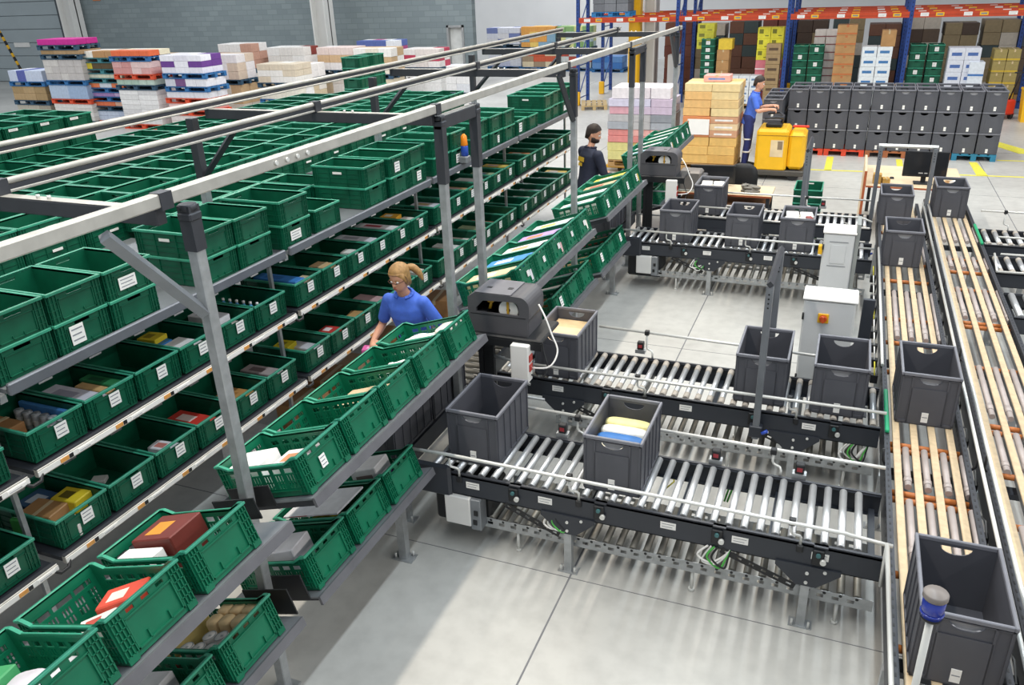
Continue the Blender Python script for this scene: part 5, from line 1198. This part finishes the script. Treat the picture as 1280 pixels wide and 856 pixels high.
put(bx(.24, .15, .15, '2f7fc4'), F, -.1, -.06, 0, 'blue box with a yellow one on it, left of the front post', 'box')
put(bx(.16, .14, .04, 'd9c22e', '8a7a1c'), F, -.1, -.06, .1, 'yellow flat box on top of the blue box', 'box', lz=.151)
put(bx(.26, .17, .14, 'eeecea', '4a4a50', None, 0), F, .14, .0, 0, 'white carton in front of the blue box, upper pick shelf', 'carton')
F = U(q+4)
put(bx(.3, .15, .17, 'e4e2e6', '8a8a90', None, 3), F, -.02, .04, 0, 'white carton just right of the front post, upper pick shelf', 'carton')
put(bx(.26, .1, .13, 'e8dc9a', 'd2b83c'), F, .12, -.12, .1, 'pale yellow box just right of the front post, upper pick shelf', 'box')
put(bx(.14, .1, .1, 'd6cfc2'), F, .19, .1, .2, 'cream packet in front of the white carton by the post', 'packet')
F = U(q+5)
for k in range(6): put(bottle_mesh(.03, .17, cmat('4f9bd6'), PA), F, -.16+.07*k, -.04, 0, 'blue bottle with white cap, upper pick shelf, %s in its row' % nth(k), 'bottle', 'blue bottles with white caps')
F = U(q+6)
put(bx(.46, .14, .17, '3f86d0', '2f6ab0'), F, -.02, .0, 0, 'long bright blue box, upper pick shelf past the front post', 'box')
put(bx(.16, .14, .15, 'e2cba4'), F, .19, .1, 0, 'beige carton in front of the long blue box', 'carton')
put(bx(.2, .1, .12, 'd98078', 'f0e2dc'), F, .16, -.1, 0, 'pink and white packet beside the long blue box', 'packet')
F = U(q+7)
put(bx(.2, .16, .15, 'd8b384', None, TAPE), F, .12, .05, 0, 'light tan carton, upper pick shelf, second past the front post', 'carton')
put(bx(.16, .1, .11, 'd4c8d0'), F, -.02, -.08, 0, 'pale mauve packet beside the light tan carton', 'packet')
F = U(q+8)
put(bx(.14, .12, .16, 'efeee6'), F, .16, .04, .1, 'white carton on olive packs, upper pick shelf', 'carton')
put(bx(.4, .12, .12, '9fc0a0', 'dfe6da'), F, -.02, -.1, 0, 'pale green pack row, upper pick shelf', 'packet')
F = U(q+9)
put(bx(.44, .14, .16, 'd9d8de', 'a8a6b0'), F, -.02, .02, 0, 'grey white long carton, upper pick shelf before the post pair', 'carton')
put(bx(.3, .09, .12, 'e4cf94', 'd9b83c'), F, .12, -.12, .05, 'cream and yellow pack, upper pick shelf before the post pair', 'packet')
F = U(q+10)
put(bx(.5, .14, .17, 'ece8e8', 'b03a4a'), F, 0, .02, 0, 'long white box with red print, upper pick shelf', 'box')
F = U(q+11)
put(bx(.2, .16, .17, 'f0b43a', 'f4f0e6'), F, -.08, .02, .1, 'orange and white box, upper pick shelf beside the red printed box', 'box')
put(bx(.22, .16, .14, 'f2ece0'), F, .14, .04, 0, 'ivory box in front of the orange and white box', 'box')
# nearest lower crates, by hand
q = l0
F = L_(q)
put(bx(.26, .2, .12, '3f5f86', 'c4cfdc'), F, -.14, .04, 0, 'dark blue box at the back of the crate with the yellow box', 'box')
put(bx(.2, .15, .17, 'dcc32c', '6a5c10'), F, .08, .1, .1, 'yellow box with dark lettering, lower pick shelf', 'box')
put(bx(.24, .18, .16, 'a67c4e', None, TAPE), F, .02, -.06, .15, 'brown carton beside the yellow box, lower pick shelf', 'carton')
put(bx(.1, .12, .15, '4fae58', 'e6ece6'), F, -.06, -.155, .2, 'green and white box in the crate with the yellow box', 'box')
put(bx(.14, .12, .09, 'e6ddd6', 'c06a50'), F, .21, -.03, .4, 'white and red packet at the front of the crate with the yellow box', 'packet')
F = L_(q+1)
put(bx(.42, .09, .1, 'c9c8cc'), F, .04, -.12, 0, 'long pale grey box in the nearly empty crate, lower pick shelf', 'box')
put(bx(.1, .08, .03, 'e8e6e2'), F, -.1, .04, .5, 'small white card behind the long grey box', 'card')
F = L_(q+2)
put(bx(.2, .12, .12, 'e9e6ea', 'c47a70'), F, .14, .02, .1, 'white carton alone in its crate, lower pick shelf', 'carton')
F = L_(q+3)
put(bx(.36, .17, .13, 'cf3b2e', 'f0d8d0'), F, .06, -.02, 0, 'bright red box with white lettering, lower pick shelf', 'box')
F = L_(q+4)
put(bx(.26, .24, .12, 'c08d52', 'a4743c'), F, .1, .0, .05, 'tan carton just right of the front post, lower pick shelf', 'carton')
F = L_(q+5)
put(bx(.36, .14, .14, 'a79a98', '6a5a5a'), F, .06, .02, .0, 'grey brown packaged goods, lower pick shelf', 'box')
F = L_(q+6)
put(bx(.16, .16, .16, 'd6c41e', '8a7c10'), F, -.06, -.02, .1, 'yellow box behind a pale one, lower pick shelf past the post', 'box')
put(bx(.32, .14, .12, 'd8d6da'), F, .1, .08, 0, 'pale grey carton beside the yellow box past the post', 'carton')
F = L_(q+7)
put(bx(.18, .16, .15, 'c43a34', 'f2e0dc'), F, .14, .0, .05, 'red box with a white label, lower pick shelf beside the woman', 'box')
F = L_(q+8)
put(bx(.14, .2, .12, 'c49a64'), F, .12, .05, .2, 'tan packet in the crate left of the woman', 'packet')
put(bx(.1, .1, .1, 'd8d8dc'), F, -.04, -.06, .2, 'pale packet in the crate left of the woman', 'packet')
# remaining pick crates: simple assortments
PAL = ['d9d6dc', 'e8e6e2', 'c9a878', 'd98a5a', 'e0c060', '8fb0c8', 'c8d0d4', 'b8563e', 'efe8dc', '7a98b8', 'd6b0b0', 'a9b890']
NAMES = {'d9d6dc': 'pale lilac', 'e8e6e2': 'white', 'c9a878': 'tan', 'd98a5a': 'orange', 'e0c060': 'yellow', '8fb0c8': 'pale blue', 'c8d0d4': 'pale grey', 'b8563e': 'rust red', 'efe8dc': 'ivory', '7a98b8': 'steel blue', 'd6b0b0': 'rosy', 'a9b890': 'sage green'}
R = random.Random(42)
for nm, ysl, zd, done in (('upper', upperY, 1.2505, range(u0, u0+12)), ('lower', lowerY, .6155, range(l0, l0+9))):
    for i, y in enumerate(ysl):
        if i in done or R.random() < (.1 if i > 12 else .5): continue
        F = flat_place(y, zd); used = set()
        for s, lx, ly, w, d in ((0, .08, -.09, .34, .14), (1, .04, .09, .36, .15)):
            if R.random() < .25: continue
            c = R.choice([c for c in PAL if c not in used]); used.add(c)
            put(bx(w, d, round(R.uniform(.1, .17), 2), c, R.choice(PAL)), F, lx+R.uniform(-.03, .03), ly, 0, '%s box in the %s pick shelf crate %s from the near end' % (NAMES[c], nm, nth(i)), 'box')
# goods in the tilted crates of the order shelf
def TU(k): return tilt_place(UPPER[k][1], UO)
def TL(k): return tilt_place(LOWER[k][1], LO)
F = TU(0)
put(bx(.2, .18, .16, '3f9a60', 'e6ece6'), F, -.14, -.05, .2, 'green and white pack in the bottom left corner crate', 'pack')
put(roll_mesh(.16, .14, .13, cmat('d6d0d8')), F, .04, .0, .3, 'lavender grey bag in the bottom left corner crate', 'bag')
put(bag_mesh(.22, .2, .1, cmat('e8e6ea'), 3), F, .16, .1, .1, 'white crumpled bag in the bottom left corner crate', 'bag')
F = TU(1)
F = TU(1)
put(bx(.2, .15, .15, 'd04a34', 'e8d8c8'), F, .06, .06, .5, 'red and white printed packet in the open tilted crate', 'packet')
put(bx(.16, .1, .13, 'e4dcd4', 'b84a3c'), F, .06, -.09, .7, 'white packet with red print in the open tilted crate', 'packet')
F = TU(2)
redm = cmat('8e3328', .3)
put(bx(.26, .22, .2, '6e2a22', 'd8902c'), F, -.1, .05, .05, 'red brown shrink wrapped pack with an orange strip, left of the front post', 'pack')
put(bx(.16, .17, .12, 'efece8', '6a6a74', None, 0), F, -.08, -.1, .05, 'white carton beside the red brown pack, left of the front post', 'carton') if False else put(bx(.24, .11, .17, 'efece8', '6a6a74', None, 0), F, -.12, -.13, .0, 'white carton beside the red brown pack, left of the front post', 'carton')
F2 = TU(3)
put(bx(.22, .2, .17, 'f1efec'), F2, -.16, -.05, .1, 'large white carton in the crate right of the front post', 'carton')
put(bx(.2, .18, .12, 'e6e3e2', 'c88a60'), F2, .06, .02, .0, 'white and tan carton in the crate right of the front post', 'carton')
put(bx(.12, .16, .13, 'a7a2a2', '6a6466'), F2, .2, .06, .0, 'grey packet in the crate right of the front post', 'packet')
put(bx(.1, .2, .07, 'e8d060'), F2, -.02, -.165, 1.57, 'yellow packet seen through the side of the crate right of the post', 'packet') if False else None
F = TU(5)
put(bx(.34, .26, .1, 'd9bd98', None, TAPE), F, .0, .0, .04, 'flat beige parcel in the tilted crate', 'parcel')
F = TU(6)
put(bag_mesh(.26, .18, .12, PA, 6), F, .0, .0, .1, 'white paper bag in the tilted crate before the woman', 'bag')
F = TU(7)
put(bag_mesh(.4, .26, .14, PA, 9), F, -.04, .0, 0, 'white folded cloth filling the last crate before the printer', 'cloth')
put(roll_mesh(.14, .2, .17, cmat('efe6dc')), F, .16, .05, 0, 'rolled ivory pack at the high end of the last crate before the printer', 'pack')
cols2 = [('e2c9a0', 'beige flat parcel'), ('3f8fcf', 'blue box'), ('ece4e2', 'white carton'), ('b79ad0', 'lilac box'), ('dfe4e2', 'pale box'), ('e8e2da', 'ivory packet'), ('eceae8', 'white sheet'), ('d8b48c', 'tan parcel'), ('e2cc4a', 'yellow packet'), ('e6e6e6', 'white packet'), ('d6d6da', 'grey packet'), ('f0f0ee', 'white card box'), ('c8d4cc', 'pale green packet'), ('e4ddd4', 'cream packet')]
for k, (c, nmx) in enumerate(cols2):
    if 8+k < len(UPPER):
        F = TU(8+k); secn = 'second' if k < 5 else 'third' if k < 9 else 'far'; pos = k if k < 5 else k-5 if k < 9 else k-9
        put(bx(.44, .2, .17, c, PAL[k % 12]), F, -.04, .0, .04, '%s in the %s upper order shelf, %s crate' % (nmx, secn, nth(pos)), 'box')
        if k % 2 == 0: put(bx(.14, .1, .12, PAL[(k*5) % 12]), F, .22, .12, 0, 'small %s packet in the %s upper order shelf, %s crate' % (NAMES[PAL[(k*5) % 12]], secn, nth(pos)), 'packet')
# lower tilted crates
F = TL(0)
put(bx(.26, .24, .17, 'd8d6d8', '8a8a90', None, 0), F, -.05, .0, .1, 'white carton in the lowest crate at the bottom edge', 'carton')
F = TL(1)
for k in range(5): put(can_mesh(.038, .14, cmat('e2dcd8'), GV), F, .12-.085*(k % 3), -.12+.085*(k//3), 0, 'white can with a metal lid beside the beige rolls, %s' % nth(k), 'can', 'cans with metal lids')
for k in range(6): put(roll_mesh(.085, .085, .16, cmat('d9bb8c')), F, .16-.09*(k % 3), .07+.09*(k//3), 0, 'beige square pack behind the cans, %s' % nth(k), 'pack', 'beige square packs')
put(bx(.3, .06, .17, 'd2be78', '7a7a34', None, 1), F, -.18, -.02, 1.35, 'striped yellow and olive long box behind the cans', 'box')
put(bx(.08, .1, .09, '9a3a2e', 'd8b0a0'), F, -.08, -.14, .2, 'red packet at the near end of the can crate', 'packet')
F = TL(2)
put(bx(.22, .2, .2, 'e6e2e6', 'a8887e', None, 1), F, .0, -.02, .15, 'tall white and brown carton standing in the lower tilted crate', 'carton')
F = TL(3)
put(bx(.44, .3, .012, 'e9e9ee', 'c0362c', None, 2), F, -.02, -.02, .0, 'white sheet with a red mark lying across the lower tilted crate', 'sheet', lz=.19)
put(roll_mesh(.16, .14, .2, cmat('d9c21e')), F, -.1, .1, .1, 'yellow pack in the lower tilted crate behind the white sheet', 'pack') if False else put(roll_mesh(.16, .14, .17, cmat('d9c21e')), F, -.14, .08, .1, 'yellow pack in the lower tilted crate under the white sheet', 'pack')
F = TL(4)
put(bx(.3, .24, .08, '8a5ab8', 'b08ad0'), F, .0, .0, 0, 'purple pack under the white box in the lower tilted crate', 'pack')
put(bx(.2, .2, .12, 'efedee', '8a7a78', None, 0), F, .03, .02, .1, 'white box on the purple pack in the lower tilted crate', 'box', lz=.082)
for k, c in enumerate(('b8824a', 'd8d0c8', '5a5a60', 'c9a878', 'd8d8d8', 'b8563e')):
    y = [7.0, 7.42, 7.835, 8.46, 8.88, 9.28][k]+.2
    put(bx(.3, .22, .13, c, 'e8e6e2'), tilt_place(y, LO), -.02, 0, .1, '%s carton on the lower shelf behind the first printer, %s crate' % (('tan', 'ivory', 'dark grey', 'light tan', 'white', 'rust')[k], nth(k)), 'carton')
# ---------------------------------------------------------------- goods in the grey totes
def TT(t, h): return Matrix.Translation((t.location.x, t.location.y, t.location.z+h))
F = TT(T2, .011)
put(bx(.34, .5, .2, 'e6dca6', 'efe8c4'), F, 0, 0, 0, 'cream box at the bottom of the tote of packs', 'box')
for k, (c, nmx, yy) in enumerate((('ece6cc', 'cream pack at the near end', -.19), ('2f6fb4', 'blue pack', -.08), ('f2eee2', 'white pack', .03), ('eadf9e', 'pale yellow pack', .14))):
    put(roll_mesh(.33, .1, .1, cmat(c)), F, .0, yy, 0, nmx+' in the tote on the nearest spur', 'pack', lz=.202)
put(roll_mesh(.08, .07, .09, cmat('b5643a')), F, .12, -.2, 0, 'brown packet in the corner of the tote on the nearest spur', 'packet', lz=.202)
F = TT(T3, .011)
put(bx(.34, .54, .3, 'd8b98c'), F, 0, 0, 0, 'flat tan cardboard filling the tote behind the first printer', 'carton')
put(bx(.35, .3, .02, 'e4c9a2'), F, 0, -.1, .02, 'loose cardboard sheet on top in the tote behind the first printer', 'sheet', lz=.301)
for T_, wd in ((T8, 'third spur'), (T9, 'farthest spur')):
    F = TT(T_, .011)
    put(bx(.34, .54, .3, 'efeadf'), F, 0, 0, 0, 'white paper stack filling the tote on the '+wd, 'paper')
    for k in range(4): put(bx(.15, .22, .05, ['f4f1ea', 'ece2cc', 'f0ece4', 'f6f4f0'][k]), F, -.085+.17*(k % 2), -.13+.26*(k//2), .05*k, 'white pack on top in the tote on the %s, %s' % (wd, ('near left', 'near right', 'far left', 'far right')[k]), 'pack', 'white packs in the totes of paper', lz=.302)
put(bx(.07, .1, .06, '8a3a34'), TT(T8, .011), .13, -.22, .3, 'dark red packet at the corner of the tote on the third spur', 'packet', lz=.353)
# cartons on the floor under of the flow rack
for k, (y, c, h) in enumerate(((4.7, 'e4e2e0', .3), (5.45, 'a8794a', .28), (5.95, '9c6f44', .3), (6.4, 'b0906e', .22), (7.1, 'a8794a', .26), (8.3, 'a07448', .26))):
    put(bx(.34, .38, h, c, None, TAPE if c != 'e4e2e0' else None), Matrix.Translation((-4.45, y, .0035)), 0, 0, .03*k, '%s carton on the floor under the flow rack, %s from near' % (('white', 'brown', 'dark brown', 'greyish brown', 'brown', 'brown')[k], nth(k)), 'carton')
# ================================================================ people
def limb(mb, pts, rad, n=12, m=0):
    P, Rr = smooth_path(pts, rad); mb.tube(P, Rr, n, m)
    for p, r in ((pts[0], rad[0]), (pts[-1], rad[-1])): ball(mb, p, r, m)
def ball(mb, c, r, m=0, sc=(1, 1, 1), M=None):
    c = Vector(c); rings = []
    for i in range(1, 8):
        a = math.pi*i/8
        rings.append([(c.x+r*sc[0]*math.sin(a)*math.cos(b), c.y+r*sc[1]*math.sin(a)*math.sin(b), c.z-r*sc[2]*math.cos(a)) for b in [2*math.pi*k/12 for k in range(12)]])
    mb.loft(rings, m, True, M)
def torso(mb, secs, M, m=0):        # secs: (z, half width, half depth, y offset)
    rings = []
    for z, w, d, y in secs:
        rings.append([M @ Vector((w*math.copysign(abs(math.cos(a))**.8, math.cos(a)), y+d*math.copysign(abs(math.sin(a))**.9, math.sin(a)), z)) for a in [2*math.pi*k/20 for k in range(20)]])
    mb.loft(rings, m)
def hand(mb, wrist, d, nrm, side, curl=.5, m=0):
    d = Vector(d).normalized(); nrm = Vector(nrm); nrm = (nrm-d*nrm.dot(d)).normalized(); sx = d.cross(nrm)*side
    w = Vector(wrist)
    limb(mb, [w, w+d*.04, w+d*.085], [.024, .031, .03], 10, m)
    for s in (-1, 1): limb(mb, [w+d*.02+sx*.012*s, w+d*.085+sx*.026*s], [.018, .014], 8, m)
    for k, L in enumerate((.068, .078, .072, .056)):
        b = w+d*.085+sx*(-.03+.02*k)
        a1, a2, a3 = curl*.7, curl*1.5, curl*2.1
        p1 = b+(d*math.cos(a1)+nrm*math.sin(a1))*L*.45
        p2 = p1+(d*math.cos(a2)+nrm*math.sin(a2))*L*.32
        p3 = p2+(d*math.cos(a3)+nrm*math.sin(a3))*L*.25
        limb(mb, [b-d*.01, b, p1, p2, p3], [.0105, .0105, .0095, .009, .0078], 8, m)
    b = w+d*.025-sx*.026
    t1 = b+(d*.6-sx*.7+nrm*.25).normalized()*.036; t2 = t1+(d*.85-sx*.25+nrm*.35).normalized()*.028
    limb(mb, [b, t1, t2], [.014, .0115, .0095], 8, m)
def headmesh(mb, M, m=0):           # face towards local -Y, origin at the chin-neck joint
    rings = []
    for z, w, f, bk in ((-.005, .035, .05, .02), (.012, .05, .078, .045), (.035, .06, .088, .07), (.07, .068, .09, .088), (.10, .073, .092, .098), (.13, .076, .094, .103), (.165, .074, .09, .103), (.195, .064, .075, .09), (.217, .046, .05, .066), (.23, .02, .022, .03)):
        rg = []
        for k in range(24):
            a = 2*math.pi*k/24; c, s = math.cos(a), math.sin(a)
            y = s*(bk if s > 0 else f)
            if s < -.6 and .085 < z < .12: y += .006       # eye hollows
            rg.append(M @ Vector((c*w, y, z)))
        rings.append(rg)
    mb.loft(rings, m)
    mb.loft([[M @ Vector(p) for p in r] for r in ([(-.006, -.088, .118), (.006, -.088, .118), (.006, -.08, .12), (-.006, -.08, .12)], [(-.01, -.104, .085), (.01, -.104, .085), (.012, -.08, .088), (-.012, -.08, .088)], [(-.013, -.112, .072), (.013, -.112, .072), (.016, -.08, .068), (-.016, -.08, .068)], [(-.01, -.098, .064), (.01, -.098, .064), (.012, -.08, .06), (-.012, -.08, .06)])], m, True)
    for s in (-1, 1): ball(mb, M @ Vector((s*.076, .008, .095)), .028, m, (.35, .7, 1.1))
    mb.loft([[M @ Vector((.022*math.cos(a)*q, -.083-.008*q2, .044+.009*math.sin(a)*q)) for a in [2*math.pi*k/10 for k in range(10)]] for q, q2 in ((1, 0), (.9, 1), (.4, 1.3))], m)
PEND = []
def later(name, mb, material, parent, vox):
    me = mb.mesh(name+'_raw', material)
    o = bpy.data.objects.new(name, me); COL.objects.link(o); o.parent = parent
    md = o.modifiers.new('remesh', 'REMESH'); md.mode = 'VOXEL'; md.voxel_size = vox; md.use_smooth_shade = True
    sm = o.modifiers.new('smooth', 'SMOOTH'); sm.iterations = 3; sm.factor = .5
    PEND.append((o, name)); return o
def bake_pending():
    bpy.context.view_layer.update(); dg = bpy.context.evaluated_depsgraph_get()
    out = []
    for o, name in PEND: out.append((o, bpy.data.meshes.new_from_object(o.evaluated_get(dg), depsgraph=dg)))
    for o, me in out:
        me.name = o.name; o.modifiers.clear(); o.data = me
    PEND.clear()
def person(label, loc, rz, H, lean, yaw_head, pitch_head, arms, shirt, trousers, hairc, female=False, sleeve='short', turn=0, legs=None, extra=None):
    s = H/1.72
    root = thing('person', label, 'person', loc, (0, 0, rz))
    Mu = Matrix.Translation((0, 0, .95*s)) @ Matrix.Rotation(turn, 4, 'Z') @ Matrix.Rotation(lean, 4, 'X') @ Matrix.Scale(s, 4)   # upper body, hips at origin
    sw = .165 if female else .195
    body = MB(); sh = MB(); tr_ = MB()
    torso(body, [(-.1, .13, .095, 0), (0, .15, .105, 0), (.12, .125, .09, 0), (.28, .14, .105, -.005), (.37, .132, .09, 0), (.43, .09, .068, .006), (.49, .055, .055, .012)], Mu)
    torso(sh, [(-.12, .168, .125, 0), (0, .17, .125, 0), (.1, .152, .112, 0), (.2, .155, .12, -.01), (.3, .168, .13, -.012), (.38, .172, .118, 0), (.43, .15, .09, .008), (.462, .112, .082, .012), (.484, .086, .074, .012), (.492, .08, .07, .012)], Mu)
    neck0 = Mu @ Vector((0, .012, .46)); hb = Mu @ Vector((0, -.012, .555))
    limb(body, [neck0, hb, hb+Vector((0, 0, .04))], [.055, .05, .05])
    Mh = Matrix.Translation(hb) @ Matrix.Rotation(turn+yaw_head, 4, 'Z') @ Matrix.Rotation(pitch_head, 4, 'X') @ Matrix.Scale(s*1.0, 4)
    headmesh(body, Mh)
    for side, key in ((-1, 'R'), (1, 'L')):
        shd = Mu @ Vector((side*sw, .0, .41)); el, wr, hd, hn, cu = arms[key]
        el = Mu @ Vector(el); wr = Mu @ Vector(wr); hd = Mu.to_3x3() @ Vector(hd); hn = Mu.to_3x3() @ Vector(hn)
        limb(body, [shd, shd.lerp(el, .5), el, el.lerp(wr, .4), wr], [.052*s, .046*s, .037*s, .038*s, .025*s])
        hand(body, wr, hd, hn, side, cu)
        if sleeve == 'short':
            e2 = shd.lerp(el, .72); limb(sh, [shd, shd.lerp(el, .4), e2], [.06*s, .059*s, .058*s])
        else:
            limb(sh, [shd, shd.lerp(el, .5), el, el.lerp(wr, .5), el.lerp(wr, .94)], [.07*s, .062*s, .052*s, .05*s, .038*s])
        if legs: kn, an = legs[key]
        else: kn, an = (side*.1, -.015, .49), (side*.1, .02, .085)
        hip = Vector((side*.088*s, 0, .92*s)); kn = Vector(kn)*s; an = Vector(an)*s
        limb(body, [hip, hip.lerp(kn, .5), kn, kn.lerp(an, .35), an, an+Vector((0, -.02, -.04))*s], [.085*s, .075*s, .052*s, .054*s, .036*s, .034*s])
        limb(tr_, [hip+Vector((0, 0, .03)), hip.lerp(kn, .5), kn, kn.lerp(an, .4), an+Vector((0, 0, .0))], [.102*s, .09*s, .068*s, .066*s, .056*s])
        limb(body, [an+Vector((0, .03, -.05))*s, an+Vector((0, -.07, -.055))*s, an+Vector((0, -.13, -.06))*s], [.03*s, .034*s, .025*s])
        fb = MB(); limb(fb, [an+Vector((0, .045, -.045))*s, an+Vector((0, -.06, -.047))*s, an+Vector((0, -.16, -.055))*s], [.04*s, .042*s, .03*s]); fb.bev(an.x-.045*s, an.x+.045*s, an.y-.195*s, an.y+.085*s, max(0.0, an.z-.085*s), an.z-.06*s, .008)
        obj('shoe', fb.mesh('shoe', BK), root)
    torso(tr_, [(.84*s, .14, .11, 0), (.9*s, .172, .13, 0), (1.0*s, .165, .122, 0), (1.03*s, .15, .11, 0)], Matrix.Identity(4))
    later('body', body, SKIN, root, .0075)
    later('shirt' if sleeve == 'short' else 'jacket', sh, shirt, root, .011)
    later('trousers', tr_, trousers, root, .012)
    col = MB()
    for k in range(14):
        a0 = 2*math.pi*k/14+.25; a1 = 2*math.pi*(k+.9)/14+.25
        if -2.0 < ((a0+math.pi) % (2*math.pi))-math.pi < -1.2: continue
        vs = [Mu @ Vector((r*math.cos(a), .006+r*.9*math.sin(a), z)) for a in (a0, a1) for r, z in ((.07, .466), (.086, .464), (.095, .496), (.073, .506))]
        col.add(vs, [(0, 3, 2, 1), (4, 5, 6, 7), (0, 1, 5, 4), (1, 2, 6, 5), (2, 3, 7, 6), (3, 0, 4, 7)])
    obj('collar', col.mesh('collar', shirt), root)
    # hair cap
    hr = MB(); rings = []
    for i in range(9):
        z = .085+.155*i/8; q = math.sqrt(max(0, 1-((z-.085)/.16)**2))*.3+.7 if i < 6 else [.82, .62, .3][i-6]
        rg = []
        for k in range(24):
            a = 2*math.pi*k/24; c, sn = math.cos(a), math.sin(a)
            front = sn < -.15
            zz = max(z, (.17 if sn < -.5 else .14)) if front else max(z-(.05 if i == 0 else 0), -1 if female else (.12 if abs(c) > .6 and sn < .3 else .04))
            w, f, bk = (.086, .1, .116) if female else (.081, .098, .111)
            rg.append(Mh @ Vector((c*w*q*(1 if i < 6 else 1.0), sn*(bk if sn > 0 else f)*q, zz+.006)))
        rings.append(rg)
    hr.loft(rings)
    obj('hair', hr.mesh('hair', hairc), root)
    for sd in (-1, 1):
        e = MB(); ball(e, Mh @ Vector((sd*.03, -.0835, .103)), .0115*s, 0); e2 = MB(); ball(e2, Mh @ Vector((sd*.03, -.0925, .103)), .0055*s, 1)
        eo = obj('eye', e.mesh('eye', PA), root); obj('iris', e2.mesh('iris', [BK, mat('iris_brown', '3a2a20', .3)]), eo)
        obj('eyebrow', MB().tube([Mh @ Vector((sd*.016, -.094, .122)), Mh @ Vector((sd*.032, -.094, .127)), Mh @ Vector((sd*.048, -.084, .122))], .0035, 6).mesh('eyebrow', hairc), root)
    obj('mouth', MB().tube([Mh @ Vector((-.02, -.09, .044)), Mh @ Vector((0, -.0945, .046)), Mh @ Vector((.02, -.09, .044))], .0042, 6).mesh('mouth', mat('lip', 'a8584e', .5)), root)
    return root, Mh, Mu
BLUE = mat('polo_blue', '4a72da', .75, var=.12, scale=20, bump=.1)
NAVY = mat('jacket_navy', '252a3e', .75, var=.15, scale=20, bump=.1)
NAVT = mat('trouser_navy', '2a3470', .8, var=.12, scale=20)
DKT = mat('trouser_dark', '2c3038', .8, var=.12)
BLOND = mat('hair_blond', 'a8814e', .5, var=.3, scale=40)
BRN = mat('hair_dark_brown', '2e221c', .55, var=.25, scale=40)
wom, Mh, Mu = person('woman with blond ponytail in a blue polo shirt leaning over the order shelf', (-3.36, 5.78, 0), math.radians(4), 1.68, math.radians(19), math.radians(-8), math.radians(8),
    {'R': ((-.28, -.04, .14), (-.26, -.28, .16), (.35, -.9, .05), (.2, .2, -1), .7), 'L': ((.3, -.02, .14), (.3, -.27, .12), (.1, -.95, -.2), (-.6, 0, -1), .5)}, BLUE, DKT, BLOND, True, 'short')
pt = MB(); P0 = Mh @ Vector((0, .115, .15)); P, Rr = smooth_path([P0, Mh @ Vector((.045, .15, .14)), Mh @ Vector((.09, .165, .09)), Mh @ Vector((.125, .16, .02))], [.024, .034, .03, .008]); pt.tube(P, Rr, 12)
obj('ponytail', pt.mesh('ponytail', BLOND), wom)
obj('hair_band', MB().tube([P0+(P[1]-P0)*.2, P0+(P[1]-P0)*.9], .033, 12).mesh('hair_band', BK), wom)
obj('glasses', MB().tube([Mh @ Vector((-.076, 0, .105)), Mh @ Vector((-.06, -.088, .108)), Mh @ Vector((-.03, -.106, .1)), Mh @ Vector((0, -.104, .106)), Mh @ Vector((.03, -.106, .1)), Mh @ Vector((.06, -.088, .108)), Mh @ Vector((.076, 0, .105))], .003, 6).mesh('glasses', mat('frame_brown', '5a3a30', .4)), wom)
wr_ = Mu @ Vector((-.22, -.38, .12)); wrw = Matrix.Translation((-3.36, 5.78, 0)) @ Matrix.Rotation(math.radians(4), 4, 'Z') @ wr_
tag(obj('pink_packet', bx(.2, .1, .07, 'c85a9a', 'e0a0c8'), None, (wrw.x, wrw.y, wrw.z-.03), (0, 0, .3)), 'pink packet held in the right hand of the woman', 'packet')
man, Mh2, Mu2 = person('bearded man in a navy jacket standing with his back to the camera', (-3.45, 11.3, 0), math.radians(138), 1.85, math.radians(6), math.radians(-42), math.radians(10),
    {'R': ((-.26, -.1, .15), (-.16, -.34, .12), (.2, -.9, -.1), (0, 0, -1), .5), 'L': ((.26, -.1, .15), (.16, -.34, .12), (-.2, -.9, -.1), (0, 0, -1), .5)}, NAVY, DKT, BRN, False, 'long')
bd = MB()
rings = []
for z, w, f in ((-.008, .036, .055), (.008, .056, .09), (.03, .067, .0975), (.05, .071, .094), (.075, .074, .06)):
    rings.append([Mh2 @ Vector((w*math.cos(a)*1.02, f*math.sin(a) if math.sin(a) < 0 else .02*math.sin(a), z)) for a in [2*math.pi*k/20 for k in range(20)]])
obj('beard', bd.loft(rings).mesh('beard', BRN), man)
# yellow emblem across the shoulders of the jacket
em = MB()
for x0, x1, z0, z1 in ((-.06, .09, .3, .36), (-.02, .07, .24, .285)):
    em.add([Mu2 @ Vector(p) for p in ((x0, .128, z0), (x1, .128, z0), (x1, .128, z1), (x0, .128, z1), (x0, .131, z0), (x1, .131, z0), (x1, .131, z1), (x0, .131, z1))], [(0, 3, 2, 1), (4, 5, 6, 7), (0, 1, 5, 4), (1, 2, 6, 5), (2, 3, 7, 6), (3, 0, 4, 7)])
obj('back_print', em.mesh('back_print', mat('print_yellow', 'd8b02c', .6)), man)
rid, Mh3, Mu3 = person('driver in a blue shirt and navy trousers standing on the yellow pallet truck', (-1.85, TY, .171), math.radians(90), 1.74, math.radians(12), 0, math.radians(8),
    {'R': ((-.25, -.14, .2), (-.26, -.36, .28), (.2, -1, .1), (0, .1, -1), .9), 'L': ((.25, -.14, .2), (.26, -.36, .28), (-.2, -1, .1), (0, .1, -1), .9)}, BLUE, NAVT, BRN, False, 'short')
for z in (.55, .3):
    obj('reflective_band', MB().tube([(-.1, -.01, z), (-.1, -.01, z+.03)], .078, 14).tube([(.1, -.01, z), (.1, -.01, z+.03)], .078, 14).mesh('reflective_band', PA), rid)
bake_pending()
